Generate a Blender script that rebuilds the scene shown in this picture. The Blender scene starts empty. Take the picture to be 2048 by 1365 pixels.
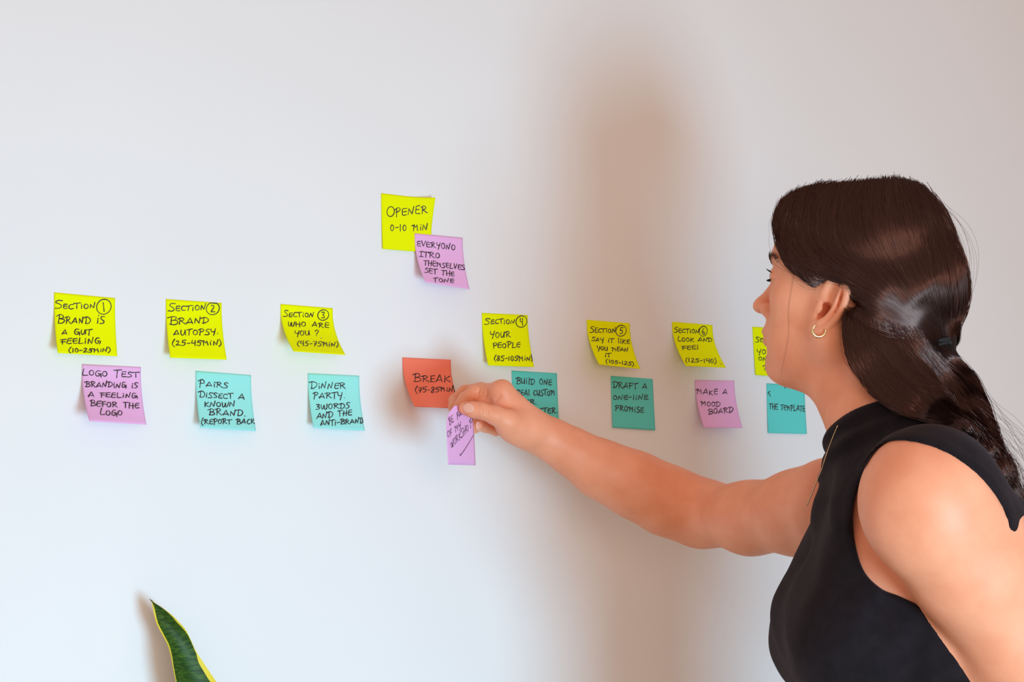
import bpy, math, random
import numpy as np
from mathutils import Matrix, Vector

random.seed(7)
rng = np.random.default_rng(11)
C = bpy.context.scene.collection
V = lambda *a: np.array(a, float)

# ------------------------------------------------------------------ camera
FPX = 3200.0                                   # focal length in pixels of a 2048 wide frame
CAM = V(0.0, -1.987, 1.27)
YAW, PITCH, ROLL = math.radians(27), math.radians(6.7), math.radians(1.3)
FWD = V(math.sin(YAW)*math.cos(PITCH), math.cos(YAW)*math.cos(PITCH), math.sin(PITCH))
_r0 = V(math.cos(YAW), -math.sin(YAW), 0)
_u0 = np.cross(_r0, FWD)
RGT = _r0*math.cos(ROLL) - _u0*math.sin(ROLL)
UPV = _r0*math.sin(ROLL) + _u0*math.cos(ROLL)
cam_data = bpy.data.cameras.new('camera')
cam_data.sensor_width = 36.0
cam_data.lens = FPX/2048*36.0
cam_data.clip_start = 0.05
cam = bpy.data.objects.new('camera', cam_data)
C.objects.link(cam)
M = Matrix(((RGT[0], UPV[0], -FWD[0], CAM[0]), (RGT[1], UPV[1], -FWD[1], CAM[1]),
            (RGT[2], UPV[2], -FWD[2], CAM[2]), (0, 0, 0, 1)))
cam.matrix_world = M
bpy.context.scene.camera = cam

# ------------------------------------------------------------------ world, lamps, exposure
sc = bpy.context.scene
sc.view_settings.view_transform = 'Standard'
sc.view_settings.look = 'None'
sc.view_settings.gamma = 1.0
sc.view_settings.use_curve_mapping = False
sc.view_settings.exposure = 0.0
sc.cycles.use_denoising = True
sc.cycles.max_bounces = 6
world = bpy.data.worlds.new('room_ambient')
world.use_nodes = True
sc.world = world
bg = world.node_tree.nodes['Background']
bg.inputs[0].default_value = (0.60, 0.435, 0.365, 1)
bg.inputs[1].default_value = 1.0


def lamp(name, loc, target, size, energy, color, shape='DISK', size_y=None, spread=None):
    d = bpy.data.lights.new(name, 'AREA')
    d.shape = shape
    d.size = size
    if size_y:
        d.size_y = size_y
    d.energy = energy
    d.color = color
    if spread:
        d.spread = spread
    o = bpy.data.objects.new(name, d)
    o.location = Vector(loc)
    o.rotation_euler = (Vector(target) - Vector(loc)).to_track_quat('-Z', 'Y').to_euler()
    C.objects.link(o)
    return o


lamp('window_light', (0.88, -2.5, 0.62), (-0.95, 0, 0.55), 0.75, 60, (0.42, 0.76, 1.0))
lamp('warm_fill_light', (0.22, -2.6, 1.40), (0.85, 0, 1.25), 0.9, 10.5, (1.0, 0.78, 0.64))  # added warm fill, no visible source: lifts the wall, cheek and far arm


# ------------------------------------------------------------------ helpers: pixels of the survey -> points of the place
def ray(px, py):
    return FWD + (px-1024)/FPX*RGT - (py-682.5)/FPX*UPV


def P(px, py, z):
    return CAM + z*ray(px, py)


def onwall(px, py, off=0.0):
    d = ray(px, py)
    return CAM + d*((-off-CAM[1])/d[1])


def proj(p):
    q = np.asarray(p) - CAM
    z = q@FWD
    return np.stack([1024 + FPX*(q@RGT)/z, 682.5 - FPX*(q@UPV)/z], -1)


def unit(v):
    return v/np.linalg.norm(v)


# ------------------------------------------------------------------ helpers: materials
def mat(name, color, rough=0.6, **kw):
    m = bpy.data.materials.new(name)
    m.use_nodes = True
    b = m.node_tree.nodes['Principled BSDF']
    b.inputs['Base Color'].default_value = (*color, 1)
    b.inputs['Roughness'].default_value = rough
    for k, v in kw.items():
        b.inputs[k.replace('_', ' ')].default_value = v
    return m


def srgb(r, g, b):
    f = lambda c: (c/255/12.92 if c/255 <= 0.04045 else ((c/255+0.055)/1.055)**2.4)
    return (f(r), f(g), f(b))


def noise_color(m, scale, c1, c2, detail=4, coords='Object', lo=0.35, hi=0.65, bump=0.0, bump_scale=None, stretch=None):
    nt = m.node_tree
    b = nt.nodes['Principled BSDF']
    tc = nt.nodes.new('ShaderNodeTexCoord')
    n = nt.nodes.new('ShaderNodeTexNoise')
    n.inputs['Scale'].default_value = scale
    n.inputs['Detail'].default_value = detail
    src = tc.outputs[coords]
    if stretch:
        mp = nt.nodes.new('ShaderNodeMapping')
        mp.inputs['Scale'].default_value = stretch
        nt.links.new(src, mp.inputs[0])
        src = mp.outputs[0]
    nt.links.new(src, n.inputs['Vector'])
    r = nt.nodes.new('ShaderNodeValToRGB')
    r.color_ramp.elements[0].position = lo
    r.color_ramp.elements[1].position = hi
    r.color_ramp.elements[0].color = (*c1, 1)
    r.color_ramp.elements[1].color = (*c2, 1)
    nt.links.new(n.outputs['Fac'], r.inputs[0])
    nt.links.new(r.outputs[0], b.inputs['Base Color'])
    if bump:
        n2 = nt.nodes.new('ShaderNodeTexNoise')
        n2.inputs['Scale'].default_value = bump_scale or scale*8
        n2.inputs['Detail'].default_value = 3
        nt.links.new(src, n2.inputs['Vector'])
        bp = nt.nodes.new('ShaderNodeBump')
        bp.inputs['Strength'].default_value = bump
        bp.inputs['Distance'].default_value = 0.002
        nt.links.new(n2.outputs['Fac'], bp.inputs['Height'])
        nt.links.new(bp.outputs[0], b.inputs['Normal'])
    return r.outputs[0]


# ------------------------------------------------------------------ helpers: meshes
def mesh_obj(name, verts, faces, material, parent=None, smooth=True, mats=None, midx=None):
    """faces: list of tuples, or an (n,4)/(n,3) array"""
    me = bpy.data.meshes.new(name)
    verts = np.asarray(verts, np.float32)
    if isinstance(faces, np.ndarray):
        n, k = faces.shape
        me.vertices.add(len(verts))
        me.vertices.foreach_set('co', verts.ravel())
        me.loops.add(n*k)
        me.loops.foreach_set('vertex_index', faces.astype(np.int32).ravel())
        me.polygons.add(n)
        me.polygons.foreach_set('loop_start', np.arange(0, n*k, k, dtype=np.int32))
        me.polygons.foreach_set('loop_total', np.full(n, k, np.int32))
        me.update(calc_edges=True)
        me.validate()
    else:
        me.from_pydata([tuple(map(float, v)) for v in verts], [], faces)
    for m in (mats or [material]):
        me.materials.append(m)
    if midx is not None:
        me.polygons.foreach_set('material_index', np.asarray(midx, np.int32))
    me.polygons.foreach_set('use_smooth', np.full(len(me.polygons), smooth))
    o = bpy.data.objects.new(name, me)
    C.objects.link(o)
    if parent is not None:
        o.parent = parent
        o.matrix_parent_inverse = Matrix.Translation(-parent.location)
    return o


def tag(o, label=None, cat=None, group=None, kind=None):
    for k, v in (('label', label), ('category', cat), ('group', group), ('kind', kind)):
        if v:
            o[k] = v
    return o


def empty(name, loc, label, cat, group=None):
    o = bpy.data.objects.new(name, None)
    o.empty_display_size = 0.05
    o.location = Vector(loc)
    C.objects.link(o)
    return tag(o, label, cat, group)


def tube(points, radii, sides=10, close=False):
    pts = np.asarray(points, float)
    n = len(pts)
    radii = np.broadcast_to(np.asarray(radii, float), (n,))
    if close:
        tan = np.roll(pts, -1, 0) - np.roll(pts, 1, 0)
    else:
        tan = np.gradient(pts, axis=0)
    tan /= np.linalg.norm(tan, axis=1)[:, None] + 1e-12
    ref = V(0.31, 0.2, 0.93)
    vs, fs = [], []
    nrm = unit(np.cross(tan[0], ref))
    for i in range(n):
        nrm = nrm - tan[i]*(nrm@tan[i])
        nrm = unit(nrm)
        bn = np.cross(tan[i], nrm)
        for k in range(sides):
            a = 2*math.pi*k/sides
            vs.append(pts[i] + radii[i]*(math.cos(a)*nrm + math.sin(a)*bn))
    m = n if close else n-1
    for i in range(m):
        j = (i+1) % n
        for k in range(sides):
            k2 = (k+1) % sides
            fs.append((i*sides+k, i*sides+k2, j*sides+k2, j*sides+k))
    if not close:
        fs.append(tuple(range(sides))[::-1])
        fs.append(tuple((n-1)*sides+k for k in range(sides)))
    return vs, fs


def merge(parts):
    vs, fs = [], []
    for v, f in parts:
        o = len(vs)
        vs.extend(v)
        fs.extend(tuple(i+o for i in q) for q in f)
    return vs, fs


def catmull(pts, n=8, close=False):
    pts = np.asarray(pts, float)
    if len(pts) < 3:
        return pts
    if close:
        q = np.vstack([pts[-1:], pts, pts[:2]])
    else:
        q = np.vstack([2*pts[0]-pts[1], pts, 2*pts[-1]-pts[-2]])
    out = []
    for i in range(1, len(q)-2):
        a, b, c, d = q[i-1:i+3]
        for t in np.linspace(0, 1, n, endpoint=False):
            out.append(0.5*((2*b) + (c-a)*t + (2*a-5*b+4*c-d)*t*t + (3*b-a-3*c+d)*t**3))
    if not close:
        out.append(pts[-1])
    return np.array(out)


# ------------------------------------------------------------------ the setting
m_wall = mat('white_wall_paint', (0.84, 0.845, 0.84), 0.75)
noise_color(m_wall, 3.0, (0.835, 0.838, 0.833), (0.85, 0.853, 0.85), bump=0.05, bump_scale=220)
wv = [(x, y, z) for y in (0, .12) for x, z in ((-5, 0), (8, 0), (8, 3.1), (-5, 3.1))]
wf = [(0, 1, 2, 3), (5, 4, 7, 6), (4, 0, 3, 7), (1, 5, 6, 2), (3, 2, 6, 7), (4, 5, 1, 0)]
tag(mesh_obj('wall_back', wv, wf, m_wall, smooth=False), kind='structure')
m_floor = mat('oak_floor', (0.45, 0.30, 0.18), 0.45)
noise_color(m_floor, 4.0, (0.38, 0.25, 0.15), (0.52, 0.36, 0.22), stretch=(1, 14, 1))
fv = [(x, y, z) for z in (-0.05, 0) for x, y in ((-5, -5), (8, -5), (8, 0), (-5, 0))]
ff = [(3, 2, 1, 0), (4, 5, 6, 7), (0, 1, 5, 4), (1, 2, 6, 5), (2, 3, 7, 6), (3, 0, 4, 7)]
tag(mesh_obj('floor', fv, ff, m_floor, smooth=False), kind='structure')
m_base = mat('white_skirting_paint', (0.80, 0.80, 0.79), 0.4)
bv = [(x, y, z) for z in (0, 0.08) for x, y in ((-5, -0.014), (8, -0.014), (8, 0), (-5, 0))]
tag(mesh_obj('baseboard_back', bv, ff, m_base, smooth=False), kind='structure')

# ------------------------------------------------------------------ sticky notes
GL = {
 'A': (.60, '.0,.04 .33,1 .58,.02 .54,.30 .02,.27'), 'B': (.58, '.1,0 .14,.92;~-.12,.82 .2,1.02 .5,.86 .40,.60 .16,.52 .50,.46 .60,.20 .36,.0 .02,.02'),
 'C': (.48, '~.5,.88 .26,.92 .06,.62 .05,.25 .25,.02 .52,.10'), 'D': (.58, '.12,.0 .14,.90;~-.14,.84 .25,1.0 .58,.75 .58,.35 .33,.05 .04,.02'),
 'E': (.46, '~.48,.92 .12,.88 .05,.5 .06,.12 .22,.02 .50,.06;.06,.48 .46,.52'), 'F': (.46, '.1,-.04 .10,.88;-.08,.84 .52,.96;-.02,.46 .44,.50'),
 'G': (.56, '~.5,.92 .22,.96 .04,.5 .12,.06 .36,.04 .50,.36 .30,.50;.30,.48 .62,.44 .58,-.12'), 'H': (.56, '.06,-.02 .08,.96;.5,1 .48,-.04;-.02,.44 .62,.50'),
 'I': (.3, '.15,0 .15,1;-.04,.98 .36,1.04;-.06,-.02 .36,.02'), 'i': (.2, '.1,0 .1,.60;.11,.86 .13,.92'), 'J': (.4, '~.4,1 .4,.2 .2,0 0,.2'),
 'K': (.55, '.08,0 .1,1;.52,.92 .1,.42 .62,.0'), 'L': (.46, '~.12,1.05 .06,.5 .04,.04 .14,.0 .5,.06'), 'l': (.2, '.1,1.05 .1,0'),
 'M': (.74, '.12,-.02 .14,.88;-.10,.76 .18,.92 .36,.42 .56,.90 .66,.03'), 'N': (.58, '.02,.02 .10,.86 .42,.02 .56,1.08'),
 'O': (.5, '@.25,.45 .23 .43'), 'o': (.42, '@.2,.38 .18 .36'), 'P': (.50, '.12,-.10 .12,.88;~-.08,.80 .25,1.02 .50,.82 .40,.54 .12,.46'),
 'R': (.6, '.1,0 .12,.88;~-.10,.82 .25,1 .48,.80 .34,.58 .12,.48;.16,.5 .64,.0'), 'S': (.46, '~.50,.92 .20,.98 .06,.74 .28,.52 .42,.28 .28,.04 -.04,.02'),
 'T': (.5, '.24,-.04 .24,.92;-.08,.88 .62,1.0'), 'U': (.54, '~.02,.92 .04,.3 .2,.02 .40,.24 .48,.92;.48,.9 .54,.0'), 'V': (.5, '.0,.95 .22,.0 .52,1'),
 'W': (.72, '~.0,.90 .08,.08 .28,.12 .36,.74 .38,.70 .44,.06 .62,.12 .74,.98'), 'X': (.5, '0,0 .5,1;0,1 .5,0'),
 'Y': (.5, '~-.02,1 .04,.56 .26,.48 .46,.60;.50,1 .40,.30 .28,-.25'), 'Z': (.5, '.02,.95 .48,1 .04,.02 .52,.04'),
 '0': (.44, '@.22,.48 .19 .48'), '1': (.22, '.08,.98 .12,0'), '2': (.48, '~.02,.82 .22,1 .40,.78 .22,.36 .0,.03;.0,.03 .52,.05'),
 '3': (.46, '~.0,.95 .38,.98 .34,.72 .14,.54 .42,.40 .36,.05 -.02,.06'), '4': (.5, '.08,1 .02,.46 .46,.48;.44,1 .42,-.05'),
 '5': (.48, '.54,1 .14,.95 .08,.56;~.08,.56 .38,.60 .44,.25 .25,.0 -.02,.06'), '6': (.46, '~.38,1 .1,.6 .04,.2 .25,.0 .42,.2 .3,.45 .06,.3'),
 '7': (.46, '-.02,.92 .46,1 .18,-.04;.06,.46 .46,.52'), '8': (.46, '~.4,.9 .2,1 .1,.75 .36,.4 .38,.1 .16,.0 .06,.2 .3,.55 .42,.85'),
 '?': (.46, '~.0,.8 .2,1.02 .44,.8 .28,.45 .2,.25;.2,.02 .22,.0'), '-': (.4, '.04,.40 .38,.46'), '.': (.18, '.06,.0 .09,.02'),
 '(': (.3, '~.3,1.25 .08,.7 .08,.2 .3,-.25'), ')': (.3, '~.0,1.25 .22,.75 .22,.2 .0,-.25'), ' ': (.46, ''), "'": (.15, '.08,1 .06,.8'),
}


def glyph(ch):
    w, s = GL[ch]
    out = []
    for st in s.split(';'):
        if not st:
            continue
        if st[0] == '@':
            c, rx, ry = st[1:].split(' ')
            cx, cy = map(float, c.split(','))
            a0 = 1.9
            a = np.linspace(a0, a0+2*math.pi+.25, 20)
            p = np.stack([cx+float(rx)*np.cos(a), cy+float(ry)*np.sin(a)], 1)
        else:
            cur = st[0] == '~'
            p = np.array([[float(c) for c in q.split(',')] for q in st.lstrip('~').split(' ')])
            p = p + np.array([[random.gauss(0, .026), random.gauss(0, .026)] for _ in p])
            if cur:
                p = catmull(p, 6)
        out.append(p)
    return w, out


def text_strokes(text, x0, y0, x1, y1, h, cap=1.0, up=None):
    """strokes of one handwritten line, as pixel polylines"""
    pen, items = 0.0, []
    start = True
    for ch in text:
        sc_ = cap if (start and ch.isalpha()) else 1.0
        start = ch in ' ('
        w, st = glyph(ch)
        dy, ds = random.gauss(0, .045), 1 + random.gauss(0, .06)
        for s in st:
            items.append(np.stack([pen + s[:, 0]*sc_, (s[:, 1]*ds + dy)*sc_], 1))
        pen += w*sc_ + .16
    pen -= .16
    d = np.array([x1-x0, y1-y0], float)/pen
    upv = np.array(up if up is not None else (0.03*h, -.92*h), float)
    return [np.array([x0, y0]) + s[:, :1]*d + s[:, 1:]*upv for s in items]


def circled(ch, cx, cy, rx, ry):
    a = np.linspace(1.2, 1.2+2*math.pi+.3, 28)
    r = 1 + .04*np.sin(2*a)
    out = [np.stack([cx+rx*r*np.cos(a), cy-ry*r*np.sin(a)], 1)]
    w, st = glyph(ch)
    g = ry*1.15
    for s in st:
        out.append(np.stack([cx+(s[:, 0]-w/2)*g, cy-(s[:, 1]-.5)*g], 1))
    return out


def ribbon(pts3, nrms, width):
    """flat pen stroke with round ends lying on the paper"""
    vs, fs = [], []
    n = len(pts3)
    tan = np.gradient(pts3, axis=0)
    side = np.cross(nrms, tan)
    side /= np.linalg.norm(side, axis=1)[:, None] + 1e-12
    tn = tan/(np.linalg.norm(tan, axis=1)[:, None] + 1e-12)
    wd = width*(1 + .18*np.sin(np.linspace(0, 5, n) + random.random()*6))
    for i in range(n):
        vs += [pts3[i]-side[i]*wd[i]/2, pts3[i]+side[i]*wd[i]/2]
    for i in range(n-1):
        fs.append((2*i, 2*i+2, 2*i+3, 2*i+1))
    for i in (0, n-1):
        s = -1 if i == 0 else 1
        o = len(vs)
        for a in np.linspace(-math.pi/2, math.pi/2, 6):
            vs.append(pts3[i] + side[i]*math.sin(a)*wd[i]/2 + s*tn[i]*math.cos(a)*wd[i]/2)
        f = tuple(range(o, o+6))
        fs.append(f if s < 0 else f[::-1])
    return vs, fs


class Sheet:
    """a square of paper stuck on the wall by its top strip, the foot lifting off"""
    def __init__(self, tl, tr, bl, br, base=.0008, tr_lift=0.0, power=1.7):
        self.base, self.power, self.tr_lift = base, power, tr_lift
        self.T = [onwall(*tl), onwall(*tr)]
        self.E, self.d = [], []
        for t, b in zip(self.T, (bl, br)):
            r = ray(*b)
            k = (t[0]-CAM[0])/r[0]
            e = CAM + k*r
            d = -e[1]
            if d < .002:
                e = onwall(*b)
                d = .0018
            d = min(d, .05)
            self.E.append(e)
            self.d.append(d)

    def __call__(self, u, v):
        u, v = np.asarray(u, float), np.asarray(v, float)
        out = 0
        for w, t, e, d in ((1-u, self.T[0], self.E[0], self.d[0]), (u, self.T[1], self.E[1], self.d[1])):
            p = t + (v[..., None])*(e-t)
            p[..., 1] = -(self.base + d*np.clip((v-.14)/.86, 0, 1)**self.power)
            out = out + w[..., None]*p
        if self.tr_lift:
            out[..., 1] -= self.tr_lift*np.clip((u-.45)/.55, 0, 1)**2*np.clip(1-v*1.7, 0, 1)**1.3
        return out


def sheet_normal(S, u, v):
    e = 1e-3
    a = S(u+e, v)-S(u-e, v)
    b = S(u, v+e)-S(u, v-e)
    n = np.cross(b, a)
    n /= np.linalg.norm(n, axis=-1)[..., None]
    return n


def uv_of(S, px):
    """where on the paper does a surveyed pixel lie"""
    px = np.asarray(px, float)
    u = np.full(len(px), .5)
    v = np.full(len(px), .5)
    for _ in range(14):
        e = 1e-3
        f = proj(S(u, v)) - px
        ju = (proj(S(u+e, v)) - proj(S(u-e, v)))/(2*e)
        jv = (proj(S(u, v+e)) - proj(S(u, v-e)))/(2*e)
        det = ju[:, 0]*jv[:, 1]-ju[:, 1]*jv[:, 0]
        du = (f[:, 0]*jv[:, 1]-f[:, 1]*jv[:, 0])/det
        dv = (ju[:, 0]*f[:, 1]-ju[:, 1]*f[:, 0])/det
        u = np.clip(u-np.clip(du, -.3, .3), -.05, 1.05)
        v = np.clip(v-np.clip(dv, -.3, .3), -.05, 1.05)
    return np.clip(u, .012, .988), np.clip(v, .012, .988)


def build_note(S, material, ink, label, lines, group, width=.00122):
    N = 24
    uu, vv = np.meshgrid(np.linspace(0, 1, N+1), np.linspace(0, 1, N+1))
    front = S(uu, vv)
    nr = sheet_normal(S, np.clip(uu, .002, .998), np.clip(vv, .002, .998))
    back = front - nr*.00022
    vs = np.vstack([front.reshape(-1, 3), back.reshape(-1, 3)])
    n1 = (N+1)**2
    idx = lambda i, j: i*(N+1)+j
    fs = []
    for i in range(N):
        for j in range(N):
            a, b, c, d = idx(i, j), idx(i+1, j), idx(i+1, j+1), idx(i, j+1)
            fs.append((a, b, c, d))
            fs.append((n1+d, n1+c, n1+b, n1+a))
    for i in range(N):
        for a, b in ((idx(0, i+1), idx(0, i)), (idx(N, i), idx(N, i+1)), (idx(i, 0), idx(i+1, 0)), (idx(i+1, N), idx(i, N))):
            fs.append((b, a, n1+a, n1+b))
    loc = front[0, N//2]
    o = mesh_obj('sticky_note', vs - loc, fs, material)
    o.location = Vector(loc)
    tag(o, label, 'sticky note', group)
    parts = []
    for ln in lines:
        if ln[0] == 'c':
            strokes = circled(*ln[1:])
        elif ln[0] == 's':
            strokes = [catmull(np.array(ln[1], float), 6)]
        else:
            strokes = text_strokes(*ln)
        for s in strokes:
            q = [s[0]]
            for a, b in zip(s[:-1], s[1:]):
                k = max(1, int(np.linalg.norm(b-a)/2.5))
                q += [a+(b-a)*t/k for t in range(1, k+1)]
            u, v = uv_of(S, q)
            n = sheet_normal(S, u, v)
            lift = .00016 + 6e-6*len(parts) + np.linspace(0, 2e-5, len(u))[:, None]
            parts.append(ribbon(S(u, v)+n*lift, n, width))
    if parts:
        v, f = merge(parts)
        w = mesh_obj('handwriting', np.array(v)-loc, f, ink, smooth=False)
        w.parent = o
    return o


def paper(name, col):
    m = mat(name, col, .7)
    b = m.node_tree.nodes['Principled BSDF']
    b.inputs['Specular IOR Level'].default_value = .06
    return m


m_yel = paper('neon_yellow_paper', (0.86, 0.95, 0.0))
m_pink = paper('lilac_pink_paper', (0.86, 0.475, 0.80))
m_teal = paper('turquoise_paper', (0.13, 0.68, 0.62))
m_teal_lit = paper('turquoise_paper_lit', (0.33, 0.84, 0.79))  # same turquoise paper, the brighter light at left put into its colour
m_coral = paper('coral_red_paper', (1.0, 0.25, 0.16))
m_ink = mat('black_brown_marker_ink', (0.028, 0.014, 0.018), .55)

GY, GP, GT = 'yellow section notes across the wall', 'lilac notes on the wall', 'turquoise notes in the lower row'
NOTES = [
 (Sheet((108.1, 585.3), (230, 596.8), (115.2, 706.5), (234.5, 713.3)), m_yel, 'yellow sticky note headed SECTION 1, brand is a gut feeling', GY, [
  ('SECTiON', 110, 618, 190, 617, 11, 1.6), ('c', '1', 207.7, 614, 14.5, 15), ('BRAND iS', 115, 648, 208, 648, 14.5, 1.35),
  ('A GUT', 123.4, 669, 183, 670, 12), ('FEELiNG', 122, 689, 199.5, 688, 12), ('(10-25MiN)', 137, 706, 221, 704, 8.5)]),
 (Sheet((331.6, 598.6), (443, 606.5), (340, 716), (453.3, 720)), m_yel, 'yellow sticky note headed SECTION 2, brand autopsy', GY, [
  ('SECTiON', 337, 623, 411, 620, 11, 1.5), ('c', '2', 425.6, 617.5, 13, 12.5), ('BRAND', 339, 650, 416, 647, 13, 1.25),
  ('AUTOPSY.', 347, 672, 437, 669, 12), ('(25-45MiN)', 344, 692, 443, 691, 11)]),
 (Sheet((560.8, 608.6), (665, 617), (588.5, 702.8), (690.7, 710.4)), m_yel, 'yellow sticky note headed SECTION 3, who are you', GY, [
  ('SECTiON', 567.6, 634, 627, 635.6, 10.5, 1.25), ('c', '3', 646.4, 630.7, 11, 10.5), ('WHO ARE', 576, 653, 657, 656, 10.5),
  ('YOU ?', 590, 672, 637, 671, 12), ('(45-75MiN)', 594, 692, 677, 694, 10), ('.', 641, 677.7, 643, 677.7, 10)]),
 (Sheet((163.7, 728.7), (281.5, 734.6), (178.4, 843), (292.8, 850)), m_pink, 'lilac sticky note reading logo test, below the SECTION 1 note', GP, [
  ('LOGO TEST', 165, 751, 276, 756, 12.5, 1.15), ('BRANDiNG iS', 171, 774.4, 275, 777, 11.5), ('A FEELiNG', 177, 794, 273, 797, 10.5),
  ('BEFOR THE', 181, 813, 277, 818, 12), ('LOGO', 200, 831, 244, 832, 12, 1.1)]),
 (Sheet((391, 742.2), (501.7, 750.8), (400.6, 856), (512, 863)), m_teal_lit, 'pale turquoise sticky note about pairs, below the SECTION 2 note', GT, [
  ('PAiRS', 397, 774, 456, 776.5, 12, 1.3), ('DiSSECT A', 398.4, 794.7, 488, 799, 11, 1.15), ('KNOWN', 408, 813, 469, 814, 11.5),
  ('BRAND.', 418, 831, 491, 833, 12.5), ('(REPORT BACK', 402, 849.5, 509.5, 849, 11)]),
 (Sheet((615.3, 747), (718, 752), (626.7, 856), (729.6, 862.3)), m_teal_lit, 'pale turquoise sticky note about a dinner party, below the SECTION 3 note', GT, [
  ('DiNNER', 621, 777.6, 690, 777.6, 13, 1.15), ('PARTY.', 627, 798, 690, 797, 13), ('3WORDS', 632, 819.6, 699, 817.4, 12),
  ('AND THE', 634, 839, 703, 831, 11.5), ('ANTi-BRAND', 641.4, 852.6, 727, 847, 11)]),
 (Sheet((761.9, 386.8), (863.5, 399), (765, 498.4), (861, 506.5), tr_lift=.012), m_yel, 'yellow sticky note reading opener, highest on the wall', GY, [
  ('O', 773, 433, 789, 432, 24.5), ('PENER', 790, 433, 854.5, 427, 16.5), ('0-10 MiN', 780.4, 462, 854.5, 461, 13.5)]),
 (Sheet((828, 467.4), (924, 476.6), (849.2, 565), (938, 579.7), base=.0022), m_pink, 'lilac sticky note overlapping the yellow opener note', GP, [
  ('EVERYONO', 834, 492, 910, 500.5, 12), ('ITRO', 840, 514, 879, 517, 12), ('THEMSELVES', 847.8, 530.6, 929, 541, 11),
  ('SET THE', 850, 546, 908, 554, 10.5), ('TONE', 867, 564.4, 907, 566.5, 9)]),
 (Sheet((804.4, 715.4), (901, 720), (828.7, 814), (922, 818)), m_coral, 'coral red sticky note reading break, beside the raised hand', None, [
  ('BREAK', 827, 764, 899, 765, 15, 1.2), ('(75-85MiN)', 830, 786.5, 912, 784, 11.5)]),
 (Sheet((963.3, 626.4), (1054.9, 630.8), (976, 731.5), (1068, 734.6)), m_yel, 'yellow sticky note headed SECTION 4, your people', GY, [
  ('SECTiON', 970, 648.7, 1029, 647.4, 10, 1.5), ('c', '4', 1042.8, 643.6, 11, 11.5), ('YOUR', 981, 676, 1020, 675, 12),
  ('PEOPLE', 986, 697.4, 1039.5, 695, 11), ('(85-105MiN)', 987.7, 722, 1066, 721.8, 10.5)]),
 (Sheet((1022.8, 741.8), (1113.3, 747), (1026, 848), (1118, 853)), m_teal, 'turquoise sticky note partly hidden by the raised hand', GT, [
  ('BUilD ONE', 1033, 768, 1103, 770.5, 13), ('REAl CUSTOM', 1034, 791, 1109, 792, 12), ('ER.', 1051, 809, 1074, 809, 10),
  ('CHARACTER.', 1033, 829, 1115, 826, 11)]),
 (Sheet((1173, 640), (1259, 647), (1198, 729.5), (1280.2, 738.5)), m_yel, 'yellow sticky note headed SECTION 5, say it like you mean it', GY, [
  ('SECTiON', 1180, 665.7, 1230.5, 665.7, 9.5, 1.4), ('c', '5', 1242, 662, 10.5, 11), ('SAY iT liKE', 1184, 683.5, 1258.5, 688.6, 9.5),
  ('YOU MEAN', 1194, 701, 1255.6, 703.8, 9), ('iT', 1209.5, 714.7, 1221, 714.7, 8.5), ('(105-125).', 1211.4, 726.2, 1272, 733, 7.5)]),
 (Sheet((1221, 752.4), (1305, 758.5), (1223.8, 856), (1308.8, 861.5)), m_teal, 'turquoise sticky note reading draft a one-line promise', GT, [
  ('DRAFT A', 1226, 776.6, 1293.3, 778, 12.5), ('ONE-liNE', 1226, 800, 1295, 800, 10), ('PROMiSE', 1230.5, 821, 1286.7, 825.7, 11)]),
 (Sheet((1343.7, 644), (1424.4, 650.7), (1371.4, 732.7), (1451.7, 736)), m_yel, 'yellow sticky note headed SECTION 6, look and feel', GY, [
  ('SECTiON', 1348.5, 665.5, 1397.7, 667, 9, 1.3), ('c', '6', 1406.4, 663, 8, 10), ('LOOK AND', 1355.6, 683.3, 1423, 684.3, 8.5, 1.15),
  ('FEEl', 1364.5, 699.5, 1396, 699.5, 9), ('(125-140)', 1370.4, 724.5, 1433, 727.5, 8.5), ('.', 1441, 729.4, 1443, 729.4, 8)]),
 (Sheet((1389.2, 760.6), (1468, 762), (1407, 856), (1484.5, 856.7)), m_pink, 'lilac sticky note reading make a mood board', GP, [
  ('MAKE A', 1393.2, 789, 1454.5, 790, 11.5), ('MOOD', 1402, 812.8, 1439.7, 812.8, 11), ('BOARD', 1417, 829.7, 1465.4, 825, 12)]),
 (Sheet((1504.3, 654), (1583, 659), (1509.3, 751), (1589, 756)), m_yel, 'yellow sticky note mostly hidden behind the woman\'s mouth and chin', GY, [
  ('SEC', 1511, 684.3, 1533, 685.5, 9, 1.3), ('YO', 1514, 709, 1531, 709, 11), ('ON', 1517, 722, 1533, 722, 9), ('?', 1525, 741.6, 1533, 741.6, 12)]),
 (Sheet((1532.6, 767.3), (1608, 771), (1534.6, 866.8), (1611.7, 868.6)), m_teal, 'turquoise sticky note under the woman\'s chin beside her neck', GT, [
  ('THE TEMPLATE', 1538.5, 819, 1609.5, 823.5, 12.5), ('s', [(1540, 783), (1536.5, 786), (1536, 789)]), ('s', [(1538.5, 788), (1540.5, 793)]),
  ('s', [(1569.5, 774.5), (1570.5, 777)]), ('s', [(1577.5, 776), (1578.5, 777)])]),
]
for S, m, lab, grp, lines in NOTES:
    build_note(S, m, m_ink, lab, lines, grp)
    print('note', lab[:40], 'h', [round(float(np.linalg.norm(t-e)), 4) for t, e in zip(S.T, S.E)], 'w', round(float(np.linalg.norm(S.T[0]-S.T[1])), 4), 'd', [round(x, 4) for x in S.d])


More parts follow.
